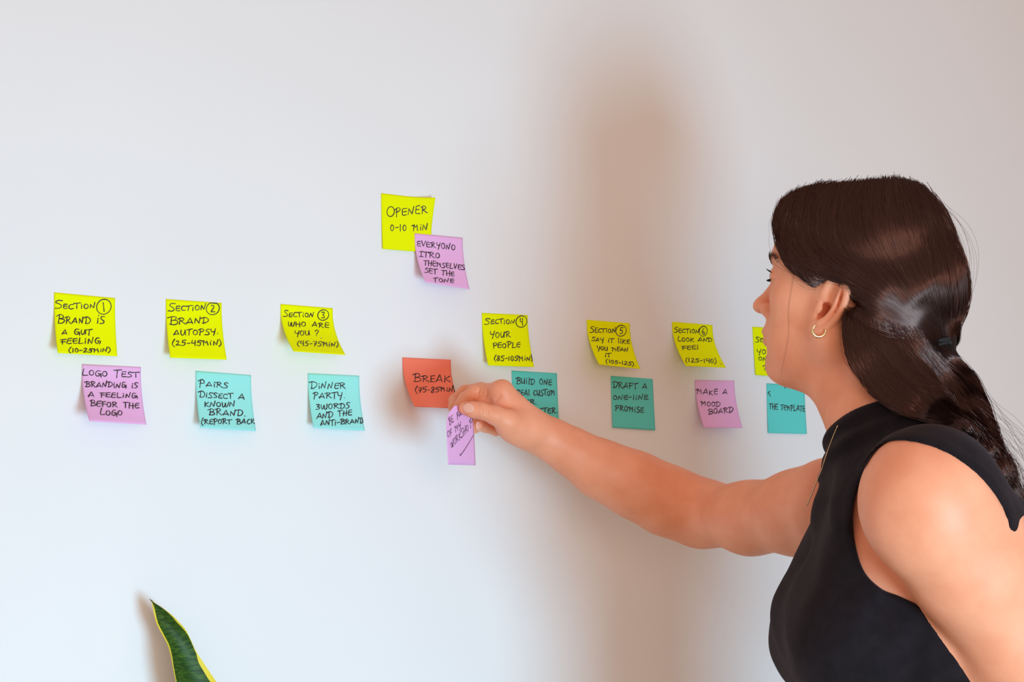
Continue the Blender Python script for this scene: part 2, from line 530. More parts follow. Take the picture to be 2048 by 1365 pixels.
class HeldSheet:
    """the note between thumb and finger: a bent square hanging from its gripped corner"""
    def __init__(self):
        self.L = catmull([P(909, 812, 1.996), P(896.5, 829, 1.982), P(892.5, 850, 1.970), P(893.5, 880, 1.966), P(896.3, 930, 1.964)], 8)
        self.R = catmull([P(936, 812, 2.021), P(943, 826, 2.025), P(946.5, 847, 2.028), P(948.3, 872, 2.030), P(951.2, 931.5, 2.030)], 8)

    def __call__(self, u, v):
        u, v = np.asarray(u, float), np.asarray(v, float)
        t = np.linspace(0, 1, len(self.L))
        g = lambda A: np.stack([np.interp(v, t, A[:, k]) for k in range(3)], -1)
        a, b = g(self.L), g(self.R)
        bend = (u*(1-u))[..., None]*V(-.010, -.006, 0)
        return a*(1-u[..., None]) + b*u[..., None] + bend


m_pinkink = mat('purple_brown_marker_ink', (0.07, 0.018, 0.05), .55)
build_note(HeldSheet(), m_pink, m_pinkink, 'lilac sticky note pinched between the woman\'s thumb and finger', [
  ('BE', 899, 851, 906.5, 844, 14, 1, (-1.5, -14)), ('PART', 914, 839, 931, 824, 13, 1, (-1, -13)), ('OF MY', 895, 876.5, 921.5, 857, 13, 1, (-1, -14)),
  ('WORKSHO', 902, 897.5, 937, 861, 12, 1, (-2, -13)), ('P', 940, 857, 945, 852, 16, 1, (-1, -16)),
  ('s', [(920, 908), (921, 911), (934, 892), (948, 869)])], None, .0009)

# ------------------------------------------------------------------ implicit surfaces: blended round cones and ellipsoids, meshed by surface nets
def seg_bbox(a, b, r):
    return np.minimum(a, b)-r, np.maximum(a, b)+r


def rcone(a, b, ra, rb):
    a, b = np.asarray(a, float), np.asarray(b, float)
    ab = b-a
    L2 = ab@ab + 1e-12

    def f(X, Y, Z):
        x, y, z = X-a[0], Y-a[1], Z-a[2]
        t = np.clip((x*ab[0]+y*ab[1]+z*ab[2])/L2, 0, 1)
        return np.sqrt((x-t*ab[0])**2+(y-t*ab[1])**2+(z-t*ab[2])**2) - (ra+(rb-ra)*t)
    return f, seg_bbox(a, b, max(ra, rb))


def ellip(c, r, R=None):
    """R: rows = unit axes"""
    c, r = np.asarray(c, float), np.asarray(r, float)
    R = np.eye(3) if R is None else np.asarray(R, float)

    def f(X, Y, Z):
        x, y, z = X-c[0], Y-c[1], Z-c[2]
        p = [(x*R[i, 0]+y*R[i, 1]+z*R[i, 2]) for i in range(3)]
        k0 = np.sqrt(sum((p[i]/r[i])**2 for i in range(3)))
        k1 = np.sqrt(sum((p[i]/r[i]**2)**2 for i in range(3)))
        return k0*(k0-1)/(k1+1e-9)
    ext = np.sqrt(((R*r[:, None])**2).sum(0))
    return f, (c-ext, c+ext)


def smin(a, b, k):
    if k <= 0:
        return np.minimum(a, b)
    h = np.clip(k-np.abs(a-b), 0, None)/k
    return np.minimum(a, b) - h*h*k*.25


def smax(a, b, k):
    return -smin(-a, -b, k)


class Blob:
    def __init__(self):
        self.ops = []

    def add(self, prim, k=.01):
        self.ops.append(('u', prim[0], prim[1], k))
        return self

    def cut(self, prim, k=.01):
        self.ops.append(('s', prim[0], prim[1], k))
        return self

    def chain(self, pts, k=.01, kj=.004):
        for i in range(len(pts)-1):
            (a, ra), (b, rb) = pts[i], pts[i+1]
            self.add(rcone(a, b, ra, rb), k if i == 0 else kj)
        return self

    def mix(self, other):
        self.ops += other.ops
        return self

    def at(self, p):
        p = np.asarray(p, float)
        X, Y, Z = p[..., 0], p[..., 1], p[..., 2]
        d = np.full(X.shape, 1.0)
        for op, f, _, k in self.ops:
            d = smin(d, f(X, Y, Z), k) if op == 'u' else smax(d, -f(X, Y, Z), k)
        return d

    def grid(self, lo, hi, h):
        ax = [np.arange(lo[i], hi[i]+h, h) for i in range(3)]
        D = np.full([len(a) for a in ax], 1.0, np.float32)
        for op, f, (b0, b1), k in self.ops:
            m = k + 3*h
            s = [slice(*np.searchsorted(ax[i], (b0[i]-m, b1[i]+m))) for i in range(3)]
            if any(q.stop <= q.start for q in s):
                continue
            X, Y, Z = ax[0][s[0]][:, None, None], ax[1][s[1]][None, :, None], ax[2][s[2]][None, None, :]
            v = f(X, Y, Z).astype(np.float32)
            s = tuple(s)
            D[s] = smin(D[s], v, k) if op == 'u' else smax(D[s], -v, k)
        return ax, D


class GridBlob:
    """a sampled copy of a blob for quick look-ups"""
    def __init__(self, blob, lo, hi, h):
        self.lo, self.h = np.asarray(lo, float), h
        self.ax, self.D = blob.grid(self.lo, np.asarray(hi, float), h)

    def at(self, p):
        p = np.asarray(p, float)
        q = (p-self.lo)/self.h
        n = np.array(self.D.shape)
        qc = np.clip(q, 0, n-1.001)
        i = qc.astype(int)
        f = qc-i
        r = 0
        for a in (0, 1):
            for b in (0, 1):
                for c in (0, 1):
                    w = (f[..., 0] if a else 1-f[..., 0])*(f[..., 1] if b else 1-f[..., 1])*(f[..., 2] if c else 1-f[..., 2])
                    r = r + w*self.D[i[..., 0]+a, i[..., 1]+b, i[..., 2]+c]
        return np.minimum(r, .03) + np.linalg.norm((q-qc)*self.h, axis=-1)


def surface_nets(ax, D, h):
    ins = D < 0
    n = np.array(D.shape)
    cnt = np.zeros(n-1, np.int8)
    for i in (0, 1):
        for j in (0, 1):
            for k in (0, 1):
                cnt += ins[i:n[0]-1+i, j:n[1]-1+j, k:n[2]-1+k]
    act = (cnt > 0) & (cnt < 8)
    cells = np.argwhere(act)
    vid = np.full(n-1, -1, np.int32)
    vid[act] = np.arange(len(cells))
    acc = np.zeros((len(cells), 3))
    num = np.zeros(len(cells))
    cor = [(i, j, k) for i in (0, 1) for j in (0, 1) for k in (0, 1)]
    for a in cor:
        for b in cor:
            if sum(b)-sum(a) == 1 and all(y >= x for x, y in zip(a, b)):
                da = D[tuple((cells+a).T)].astype(float)
                db = D[tuple((cells+b).T)].astype(float)
                c = (da < 0) != (db < 0)
                t = np.where(c, da/np.where(c, da-db, 1), 0)
                pt = np.array(a) + t[:, None]*(np.array(b)-np.array(a))
                acc[c] += pt[c]
                num[c] += 1
    verts = (cells + acc/num[:, None])*h + np.array([a[0] for a in ax])
    quads = []
    for d in range(3):
        e1, e2 = (d+1) % 3, (d+2) % 3
        sl0 = [slice(1, n[i]-1) for i in range(3)]
        sl0[d] = slice(0, n[d]-1)
        sl1 = list(sl0)
        sl1[d] = slice(1, n[d])
        a, b = ins[tuple(sl0)], ins[tuple(sl1)]
        for flip, m in ((False, a & ~b), (True, ~a & b)):
            idx = np.argwhere(m)
            if not len(idx):
                continue
            off = np.ones(3, int)
            off[d] = 0
            base = idx+off
            o1, o2 = np.zeros(3, int), np.zeros(3, int)
            o1[e1] = 1
            o2[e2] = 1
            q = np.stack([vid[tuple(x.T)] for x in (base-o1-o2, base-o2, base, base-o1)], 1)
            quads.append(q[:, ::-1] if flip else q)
    q = np.vstack(quads)
    return verts, q[(q >= 0).all(1)]


def relax(verts, quads, it=1, w=.5):
    for _ in range(it):
        s = np.zeros_like(verts)
        c = np.zeros(len(verts))
        for a, b in ((0, 1), (1, 2), (2, 3), (3, 0)):
            np.add.at(s, quads[:, a], verts[quads[:, b]])
            np.add.at(c, quads[:, a], 1)
            np.add.at(s, quads[:, b], verts[quads[:, a]])
            np.add.at(c, quads[:, b], 1)
        verts = verts*(1-w) + w*s/np.maximum(c, 1)[:, None]
    return verts


def polygonize(blob, lo, hi, h, it=1):
    ax, D = blob.grid(np.asarray(lo, float), np.asarray(hi, float), h)
    v, q = surface_nets(ax, D, h)
    return relax(v, q, it), q


# ------------------------------------------------------------------ frames of the woman: torso and head
F = unit(V(-.89, .457, 0))
L = V(-F[1], F[0], 0)
U = V(0, 0, 1)
O = P(1765, 900, 1.70)
T = lambda f, l, u: O + f*F + l*L + u*U
RT = np.stack([F, L, U])

HC = P(1711, 563, 1.77)
hy = math.radians(-33)
hp = math.radians(9)
HF0 = V(math.sin(hy), math.cos(hy), 0)
HL = V(-HF0[1], HF0[0], 0)
HF = HF0*math.cos(hp) + U*math.sin(hp)
HU = np.cross(HF, HL)
HS = 1.0
H = lambda x, y, z: HC + HS*(x*HF + y*HL + z*HU)
RH = np.stack([HF, HL, HU])


def Rrot(R, axis, deg):
    """rows of R turned about one of its own axes"""
    a = math.radians(deg)
    c, s = math.cos(a), math.sin(a)
    R = R.copy()
    i, j = {0: (1, 2), 1: (2, 0), 2: (0, 1)}[axis]
    ri, rj = R[i].copy(), R[j].copy()
    R[i], R[j] = c*ri+s*rj, -s*ri+c*rj
    return R


# ------------------------------------------------------------------ head
def hel(x, y, z, rx, ry, rz, R=RH):
    return ellip(H(x, y, z), (rx*HS, ry*HS, rz*HS), R)


def hrc(a, b, ra, rb):
    return rcone(H(*a), H(*b), ra*HS, rb*HS)


head = Blob()
head.add(hel(-.008, 0, .030, .091, .073, .078), 0)
head.add(hel(.040, 0, .028, .049, .058, .050), .03)
head.add(hel(.040, 0, -.030, .046, .056, .060), .03)
for s in (1, -1):
    head.add(hel(.050, s*.040, -.026, .028, .024, .024), .022)           # cheekbone
    head.add(hrc((.0, s*.052, -.066), (.064, s*.018, -.106), .019, .014), .03)   # jaw
    head.add(hrc((.0, s*.056, -.02), (.0, s*.052, -.066), .018, .018), .03)
    head.add(hel(.050, s*.030, -.070, .028, .020, .030), .025)           # soft cheek
head.add(hel(.049, 0, -.080, .036, .036, .034), .025)
head.add(rcone(H(.040, 0, -.094), T(.002, 0, .012), .020, .032), .03)   # under the chin
head.add(hel(.075, 0, -.103, .015, .020, .013), .016)                     # chin
head.add(hrc((.078, -.024, .016), (.078, .024, .016), .011, .011), .014)  # brow ridge
for s in (1, -1):
    head.cut(hel(.092, s*.034, -.004, .016, .018, .013), .014)           # eye hollow
head.add(hrc((.081, 0, .002), (.103, 0, -.030), .0075, .0085), .012)     # nose bridge
head.add(hel(.1065, 0, -.035, .0105, .0095, .0085), .007)                # nose tip
for s in (1, -1):
    head.add(hel(.092, s*.0125, -.0395, .0115, .0065, .0075), .006)
    head.cut(hel(.0985, s*.006, -.0475, .005, .003, .004), .003)
head.add(hel(.083, 0, -.060, .012, .026, .016), .014)
head.add(hel(.0915, 0, -.0645, .0085, .021, .0050), .006)                # upper lip
head.add(hel(.0895, 0, -.0755, .0085, .018, .0055), .006)                # lower lip
for s in (1, -1):
    head.add(hel(.0745, s*.032, -.002, .0125, .0155, .0135), .005)        # lids
    head.cut(hel(.0890, s*.032, -.003, .0080, .0115, .0042), .002)
# ear on the near side and its twin
def ear(b, s):
    A = H(.012, s*.070, -.036)
    e0 = unit(-HF*.96 + s*HL*.30)         # backwards, out
    e1 = unit(HU - e0*(HU@e0))
    tilt = math.radians(-14)
    e0, e1 = e0*math.cos(tilt)+e1*math.sin(tilt), e1*math.cos(tilt)-e0*math.sin(tilt)
    n = np.cross(e0, e1)*(1 if np.cross(e0, e1)@(s*HL) > 0 else -1)
    E = lambda a, c, o=0.0: A + 1.12*(a*e0 + c*e1) + o*n
    R = np.stack([e0, e1, n])
    b.add(ellip(E(.012, .006, -.001), (.019, .030, .0045), R), .006)
    b.cut(ellip(E(.015, .014, .0065), (.0118, .019, .006), R), .004)
    b.cut(ellip(E(.0080, -.0035, .004), (.0095, .0115, .0105), R), .003)
    b.cut(ellip(E(.0045, -.0035, -.004), (.0050, .0070, .0120), R), .003)
    rim = [(.000, .012, .001, .0030), (.003, .025, .003, .0032), (.010, .0335, .004, .0034), (.019, .033, .004, .0036), (.0265, .024, .004, .0036),
           (.0285, .011, .004, .0034), (.0265, -.001, .0035, .0034), (.021, -.012, .003, .0036), (.013, -.021, .002, .0046), (.006, -.0265, .001, .0052)]
    cc = catmull(np.array(rim), 3)
    b.chain([(E(*q[:3]), q[3]) for q in cc], .003, .002)
    ah = catmull(np.array([(.019, .024, .003, .0022), (.0195, .012, .0045, .0026), (.018, .001, .0045, .0026), (.013, -.009, .004, .0028), (.007, -.0145, .004, .0034)]), 3)
    b.chain([(E(*q[:3]), q[3]*.8) for q in ah], .006, .002)                 # antihelix
    b.add(ellip(E(.001, -.002, .003), (.0045, .0065, .0035), R), .003)   # tragus
    b.add(ellip(E(.0055, -.0235, .001), (.0105, .0098, .0048), R), .005)  # lobe
    b.chain([(E(.0, .010, .001), .0022), (E(.006, .007, .001), .0016)], .004)
    return E


ear_pt = ear(head, 1)
ear(head, -1)

# ------------------------------------------------------------------ neck, torso
torso = Blob()
torso.add(ellip(T(-.02, 0, -.20), (.100, .135, .20), RT), 0)
torso.add(ellip(T(-.030, 0, -.085), (.072, .145, .085), RT), .04)
for s in (1, -1):
    torso.add(rcone(T(-.015, s*.03, -.025), T(-.02, s*.13, -.055), .042, .044), .03)
    torso.add(rcone(T(.010, s*.045, -.06), T(.046, s*.066, -.175), .040, .055), .03)
    torso.add(ellip(T(.055, s*.070, -.203), (.058, .060, .062), RT), .02)
    torso.add(ellip(T(-.080, s*.075, -.15), (.035, .065, .085), RT), .03)
torso.add(ellip(T(-.012, 0, -.40), (.088, .120, .16), RT), .05)
torso.add(ellip(T(-.03, 0, -.60), (.115, .165, .15), RT), .06)
neck = Blob()
NB, NT = T(-.018, 0, -.02), H(-.032, 0, -.070)
neck.add(rcone(NB, NT, .054, .048), .03)
neck.add(rcone(T(-.008, 0, -.03), H(-.008, 0, -.082), .047, .038), .03)
for s in (1, -1):
    neck.add(rcone(H(-.03, s*.048, -.045), T(.018, s*.02, -.045), .013, .011), .02)
    neck.add(rcone(T(-.03, s*.02, .02), T(-.03, s*.10, -.045), .040, .030), .03)

# ------------------------------------------------------------------ near arm hanging, far arm raised to the wall
SHL = P(1858, 1000, 1.50)
EL = P(2152, 1480, 1.58)
WL = T(.02, .20, -.68)
armL = Blob()
armL.add(ellip(P(1862, 1010, 1.505), (.066, .064, .072), RT), .035)
armL.chain([(SHL, .056), (P(1937, 1133, 1.52), .054), (P(2042, 1296, 1.55), .052), (EL, .043)], .02, .02)
armL.chain([(EL, .040), (EL*.7+WL*.3, .041), (WL, .026)], .02)
armL.add(ellip(P(1945, 1078, 1.53), (.050, .050, .048), RT), .035)        # back of the shoulder
hd = unit(WL-EL)
hand_side = unit(np.cross(hd, F))
armL.add(ellip(WL+hd*.06, (.022, .040, .052), np.stack([np.cross(F, hd)/np.linalg.norm(np.cross(F, hd)), unit(F-hd*(F@hd)), hd])), .02)
for i, (off, ln) in enumerate(((.030, .068), (.011, .078), (-.009, .073), (-.027, .058))):
    fb = WL+hd*.098+F*off
    armL.chain([(fb, .0095), (fb+hd*ln*.5+L*-.004, .0088), (fb+hd*ln+F*.012-L*.012, .0072)], .006)
armL.chain([(WL+hd*.03+F*.024, .013), (WL+hd*.065+F*.050, .0115), (WL+hd*.100+F*.058, .009)], .012)

armR = Blob()
armR.add(ellip(P(1664, 1018, 1.865), (.054, .054, .058), RT), .02)
armR.chain([(P(1684, 1012, 1.86), .050), (P(1600, 1026, 1.91), .0485), (P(1500, 1037, 1.99), .0425), (P(1400, 1028, 2.075), .0385)], .02, .02)
armR.chain([(P(1400, 1026, 2.075), .0385), (P(1330, 1000, 2.075), .0420), (P(1265, 968, 2.072), .0395), (P(1200, 938, 2.07), .0345),
            (P(1140, 902, 2.065), .0270), (P(1090, 874, 2.06), .0220), (P(1068, 862, 2.055), .0205)], .03, .02)
armR.chain([(P(1110, 881, 2.06), .0190), (P(1068, 864, 2.05), .0185)], .015)

# right hand: pinching, seen from the thumb side
hand = Blob()
W0 = P(1072, 866, 2.052)
ix = [(P(1004, 783, 2.040), .0125), (P(972, 784, 2.062), .0108), (P(949, 786, 2.066), .0101), (P(930, 799, 2.053), .0090), (P(920, 812, 2.0345), .0078)]
md = [(P(1006, 790, 2.062), .0125), (P(962, 782, 2.092), .0108), (P(930, 786, 2.100), .0100), (P(911, 802, 2.088), .0088), (P(908, 816, 2.068), .0076)]
rg = [(P(1012, 816, 2.080), .0118), (P(972, 822, 2.105), .0102), (P(944, 834, 2.096), .0094), (P(942, 849, 2.072), .0086), (P(950, 856, 2.056), .0074)]
pk = [(P(1024, 845, 2.088), .0108), (P(992, 858, 2.092), .0092), (P(970, 852, 2.078), .0086), (P(957, 846, 2.060), .0078), (P(955, 853, 2.046), .0068)]
for fngr in (ix, md, rg, pk):
    hand.add(rcone(W0 + (fngr[0][0]-W0)*.12, fngr[0][0], .0165, fngr[0][1]+.0008), .014)
hand.add(rcone(P(1058, 864, 2.05), P(1030, 866, 2.076), .0175, .0150), .015)
hand.add(ellip(P(978, 806, 2.062), (.018, .010, .012)), .008)                     # web behind the thumb        # heel of the palm
hand.add(rcone(P(1062, 858, 2.045), P(1012, 808, 2.046), .018, .0140), .015)
for fngr in (ix, md, rg, pk):
    hand.chain(fngr, .007, .0025)
th = [(P(1052, 862, 2.036), .0165), (P(1015, 843, 2.014), .0145), (P(990, 831, 2.004), .0118), (P(962, 822, 1.998), .0101), (P(946, 820, 1.998), .0098), (P(929.5, 817, 1.999), .0080)]
hand.chain(th, .014, .004)
hand.add(ellip(P(1030, 858, 2.03), (.020, .014, .016)), .02)
hand.add(ellip(P(1003, 779, 2.044), (.011, .011, .009)), .008)                       # knuckle

def march(blob, o, d, n=70, mx=3.0):
    """first hit of rays with an implicit surface; rays that miss keep their nearest approach"""
    o, d = np.asarray(o, float), np.asarray(d, float)
    d = d/np.linalg.norm(d, axis=-1, keepdims=True)
    t = np.zeros(len(o))
    bt, bd = t.copy(), np.full(len(o), 9.)
    for _ in range(n):
        v = blob.at(o + t[:, None]*d)
        b = v < bd
        bd = np.where(b, v, bd)
        bt = np.where(b, t, bt)
        t = np.clip(t + np.clip(v, -.01, .05)*.85, 0, mx)
    return o + bt[:, None]*d, bd


def cam_march(blob, px, z0=1.25):
    px = np.asarray(px, float)
    d = np.array([ray(*q) for q in px])
    return march(blob, CAM + z0*d, d)


# skin folds over the joints and across the palm
for cr in ([(967, 813), (970, 821), (968, 830)], [(973, 813), (976, 821), (974, 831)], [(952, 790), (957, 784), (958, 777)], [(974, 781), (973, 790), (968, 797)],
           [(1002, 791), (996, 797), (991, 802)]):
    cp, _ = cam_march(hand, catmull(cr, 4), 1.8)
    for a, b in zip(cp[:-1], cp[1:]):
        hand.cut(rcone(a - .0003*FWD, b - .0003*FWD, .0007, .0007), .0022)

body = Blob()
body.ops += torso.ops + neck.ops
body.ops += armL.ops + armR.ops + hand.ops
body.add(head.ops[0][1:3], .02)
body.ops += head.ops[1:]


m_skin = mat('warm_skin', (.88, .345, .19), .48)
bs = m_skin.node_tree.nodes['Principled BSDF']
bs.inputs['Subsurface Weight'].default_value = 0.0
bs.inputs['Subsurface Radius'].default_value = (1.0, .35, .18)
bs.inputs['Subsurface Scale'].default_value = .006
bs.inputs['Specular IOR Level'].default_value = .35
noise_color(m_skin, 26, (.83, .315, .170), (.90, .37, .21), bump=.10, bump_scale=900)

person = empty('person', (O[0], O[1], 0), 'woman with dark half-tied hair in a black sleeveless top reaching to the wall', 'person')


def blocks(blob, specs, seams=.004):
    """one surface meshed at several finenesses; specs: (lo, hi, h), an earlier block owns its space"""
    vs, qs, n = [], [], 0
    for i, (lo, hi, h) in enumerate(specs):
        v, q = polygonize(blob, lo, hi, h)
        c = v[q].mean(1)
        keep = np.ones(len(q), bool)
        for (l2, h2, hh) in specs[:i]:
            m = 1.2*hh + .7*h
            keep &= ~((c > np.array(l2)+m) & (c < np.array(h2)-m)).all(1)
        q = q[keep]
        vs.append(v)
        qs.append(q+n)
        n += len(v)
    v, q = np.vstack(vs), np.vstack(qs)
    e1, e2 = v[q[:, 2]]-v[q[:, 0]], v[q[:, 3]]-v[q[:, 1]]
    fn = np.cross(e1, e2)
    vn = np.zeros_like(v)
    for k in range(4):
        np.add.at(vn, q[:, k], fn)
    vn /= np.linalg.norm(vn, axis=1, keepdims=True) + 1e-12
    v = v - vn*np.clip(blob.at(v), -.002, .002)[:, None]*.9
    used = np.unique(q)
    mp = np.full(len(v), -1)
    mp[used] = np.arange(len(used))
    return v[used], mp[q]


def bounds(pts, pad):
    pts = np.array(pts)
    return pts.min(0)-pad, pts.max(0)+pad


hand_lo, hand_hi = bounds([p for f in (ix, md, rg, pk, th) for p, r in f] + [W0], .022)
hd_lo, hd_hi = bounds([H(x, y, z) for x in (-.115, .115) for y in (-.10, .10) for z in (-.128, .112)], .004)
arm_lo, arm_hi = bounds([P(1072, 866, 2.05), P(1400, 1030, 2.08), P(1600, 1026, 1.91)], .062)
bd_lo, bd_hi = bounds([T(-.2, .28, -.95), T(.18, .3, .1), T(-.2, -.2, 0), T(.2, -.22, 0), P(1690, 800, 1.7), EL, SHL], .10)
bv, bq = blocks(body, [(hand_lo, hand_hi, .0011), (hd_lo, hd_hi, .0019), (arm_lo, arm_hi, .003), (bd_lo, bd_hi, .0042)])
body_obj = mesh_obj('body', bv, bq, m_skin, person)
print('BODY', len(bv), len(bq))


# ------------------------------------------------------------------ tracing points onto a surface
def grad(blob, p, e=.0015):
    g = np.stack([blob.at(p + V(*(e*np.eye(3)[i]))) - blob.at(p - V(*(e*np.eye(3)[i]))) for i in range(3)], -1)
    return g/(np.linalg.norm(g, axis=-1, keepdims=True)+1e-9)


def HP(px, py, y=0.0):
    """point seen at a pixel on the plane y to the left of the head's middle"""
    d = ray(px, py)
    return CAM + d*(((HC + y*HL - CAM)@HL)/(d@HL))


# ------------------------------------------------------------------ clothes
m_top = mat('black_jersey', (.010, .007, .009), .85)
noise_color(m_top, 60, (.0085, .006, .0075), (.013, .009, .011), bump=.25, bump_scale=700)
bt_ = m_top.node_tree.nodes['Principled BSDF']
bt_.inputs['Sheen Weight'].default_value = .06
bt_.inputs['Sheen Roughness'].default_value = .5
bt_.inputs['Sheen Tint'].default_value = (.9, .65, .7, 1)
bt_.inputs['Specular IOR Level'].default_value = .12

AH = np.array([(1792, 1197), (1760, 1185), (1722, 1150), (1702, 1095), (1695, 1035), (1702, 982), (1720, 940), (1748, 900), (1780, 883), (1830, 888),
               (1880, 905), (1925, 932), (1965, 966), (2004, 1020), (2020, 1085), (2027, 1130), (2038, 1200), (2070, 1260), (2000, 1260), (1930, 1235), (1850, 1220)], float)
AX = unit(ray(1865, 1045))                     # the armhole's axis, straight through the near shoulder
A1 = unit(np.cross(AX, U))
A2 = np.cross(A1, AX)
AC = P(1865, 1045, 1.50)
AHP = catmull(np.array([((P(x, y, 1.50)-AC)@A1, (P(x, y, 1.50)-AC)@A2) for x, y in AH]), 3, True)


def armhole(X, Y, Z):
    """signed distance to the armhole outline across its axis (negative inside)"""
    x, y, z = X-AC[0], Y-AC[1], Z-AC[2]
    a = x*A1[0]+y*A1[1]+z*A1[2]
    b = x*A2[0]+y*A2[1]+z*A2[2]
    d = np.full(a.shape, 9.)
    ins = np.zeros(a.shape, bool)
    n = len(AHP)
    for i in range(n):
        p, q = AHP[i], AHP[(i+1) % n]
        e = q-p
        t = np.clip(((a-p[0])*e[0]+(b-p[1])*e[1])/(e@e), 0, 1)
        d = np.minimum(d, (a-p[0]-t*e[0])**2+(b-p[1]-t*e[1])**2)
        c = ((p[1] > b) != (q[1] > b)) & (a < (q[0]-p[0])*(b-p[1])/(q[1]-p[1]+1e-12)+p[0])
        ins ^= c
    d = np.sqrt(d)
    return np.where(ins, -d, d)


skin_all = Blob()
skin_all.ops += torso.ops + neck.ops + armL.ops[:1] + armL.ops[6:7]
far_hole = rcone(T(-.01, -.150, -.075), T(-.01, -.40, -.075), .074, .10)
far_clear = rcone(P(1645, 1015, 1.885), P(1440, 1037, 2.04), .066, .072)
bust_fill = ellip(T(.060, 0, -.198), (.052, .075, .070), RT)
arm_clear = rcone(P(1915, 1085, 1.515), EL, .046, .042)
back_fill = ellip(P(2010, 1090, 1.558), (.040, .040, .056), RT)
NAX = unit(NT-NB)
CF, CB = P(1650, 858, 1.715), P(1760, 797, 1.66)          # collar edge, throat and side
cdir = unit(np.cross(unit(CB-CF), unit(F*.45+L*-.0+np.cross(U, unit(CB-CF)))))
cn = unit(np.cross(CB-CF, np.cross(NAX, CB-CF)))
cn = cn if cn@NAX > 0 else -cn


def top_sdf(X, Y, Z):
    d = np.full(np.broadcast(X, Y, Z).shape, 1.0)
    for op, f, _, k in skin_all.ops:
        d = smin(d, f(X, Y, Z), k)
    d = smin(d, bust_fill[0](X, Y, Z), .03)
    d = smin(d, back_fill[0](X, Y, Z), .02)
    x, y, z = X-O[0], Y-O[1], Z-O[2]
    f_ = x*F[0]+y*F[1]
    l_ = x*L[0]+y*L[1]
    hole = np.full(d.shape, .05)
    near = np.abs(d) < .022
    xb, yb, zb_ = [np.broadcast_to(q, d.shape)[near] for q in (X, Y, Z)]
    hole[near] = np.maximum(armhole(xb, yb, zb_), .055-np.broadcast_to(l_, d.shape)[near])
    # collar rolls, pulled folds from the shoulder to the bust, a soft crease under the bust
    cz = (X-CF[0])*cn[0]+(Y-CF[1])*cn[1]+(Z-CF[2])*cn[2]
    front = np.clip((f_+.01)/.05, 0, 1)
    roll = np.exp(-((cz+.0085)/.0075)**2)*(.0020+.0042*front) + np.exp(-((cz+.0300)/.0085)**2)*(.0010+.0058*front)
    s = f_*.62 + z*.50 + l_*.30
    fold = (np.sin(s*190+1.1+12*l_)*.5+.5)**2*np.clip(-z/.05, 0, 1)*np.clip((.235+z)/.10, 0, 1)*np.clip((l_+.12)/.05, 0, 1)*np.clip(f_/.03, 0, 1)
    cre = np.sin((z*.85+f_*.35)*85+.5)*np.clip((-z-.17)/.05, 0, 1)*np.clip((l_-.03)/.05, 0, 1)
    hem = np.exp(-((hole-.005)/.005)**4)*.0012
    d = d - .0042 - roll - .0058*fold - .0011*cre - hem
    d = smax(d, -hole, .0015)
    d = np.maximum(d, -far_hole[0](X, Y, Z))
    d = np.maximum(d, -far_clear[0](X, Y, Z))
    d = np.maximum(d, -arm_clear[0](X, Y, Z))
    d = smax(d, cz, .003)
    return np.maximum(d, -z-.55)


top = Blob()
t_lo, t_hi = bounds([T(-.2, .22, -.56), T(.19, -.22, .1), T(-.2, -.22, -.56), T(.19, .22, .1)], .01)
top.ops.append(('u', top_sdf, (t_lo, t_hi), 0))
tv, tq = polygonize(top, t_lo, t_hi, .0022, 4)
mesh_obj('sleeveless_top', tv, tq, m_top, person)

m_jeans = mat('dark_denim', (.03, .04, .07), .8)
noise_color(m_jeans, 300, (.025, .033, .06), (.04, .05, .085))
m_shoe = mat('white_leather', (.7, .7, .68), .5)
hip = T(-.03, 0, -.62)
legs = Blob()
legs.add(ellip(T(-.028, 0, -.61), (.132, .180, .185), RT), 0)
for s in (1, -1):
    kn = T(.0, s*.085, -.90)
    an = np.array([*T(-.03, s*.085, 0)[:2], .10])
    legs.chain([(T(-.025, s*.085, -.66), .090), (kn, .062), (an, .050)], .04, .02)
jl, jh = bounds([T(a, b, -.5) for a in (-.2, .2) for b in (-.26, .26)] + [V(hip[0], hip[1], .06)], .05)
jh[2] = T(0, 0, -.495)[2]
jv, jq = polygonize(legs, jl, jh, .009, 1)
mesh_obj('trousers', jv, jq, m_jeans, person)
for s in (1, -1):
    sh = Blob()
    a = np.array([*T(-.06, s*.088, 0)[:2], .035])
    sh.add(rcone(a, a+F*.05+V(0, 0, .02), .036, .038), 0)
    sh.add(ellip(a+F*.10-V(0, 0, .005), (.085, .040, .030), RT), .03)
    gl, gh = bounds([a-.07, a+F*.20+.06], .04)
    gl[2] = 0.004
    v, q = polygonize(sh, gl, gh, .006, 1)
    v[:, 2] = np.maximum(v[:, 2], .0)
    mesh_obj('shoe', v, q, m_shoe, person)

# ------------------------------------------------------------------ face details
face = Blob()
face.ops += body.ops
m_eye = mat('eye_white', (.75, .70, .67), .15)
m_iris = mat('dark_brown_iris', (.03, .015, .01), .1)
m_lip = mat('rosy_lips', (.62, .25, .20), .4)
m_hair = mat('dark_brown_hair', (.010, .0045, .0035), .65)
m_hair.node_tree.nodes['Principled BSDF'].inputs['Specular IOR Level'].default_value = .15
for s in (1, -1):
    e = Blob().add(hel(.0755, s*.032, -.003, .0117, .0117, .0117), 0)
    lo, hi = bounds([H(.0755, s*.032, -.003)], .0135)
    v, q = polygonize(e, lo, hi, .0011)
    eo = mesh_obj('eye', v, q, m_eye, person)
    c = H(.0755, s*.032, -.003)
    i_ = Blob().add(ellip(c+.0098*HF, (.0025, .0054, .0054), RH), 0)
    v, q = polygonize(i_, *bounds([c+.0098*HF], .008), .0007)
    io = mesh_obj('iris', v, q, m_iris)
    io.parent = eo
lip = Blob()
lip.add(hel(.0915, 0, -.0645, .0090, .0205, .0050), 0)
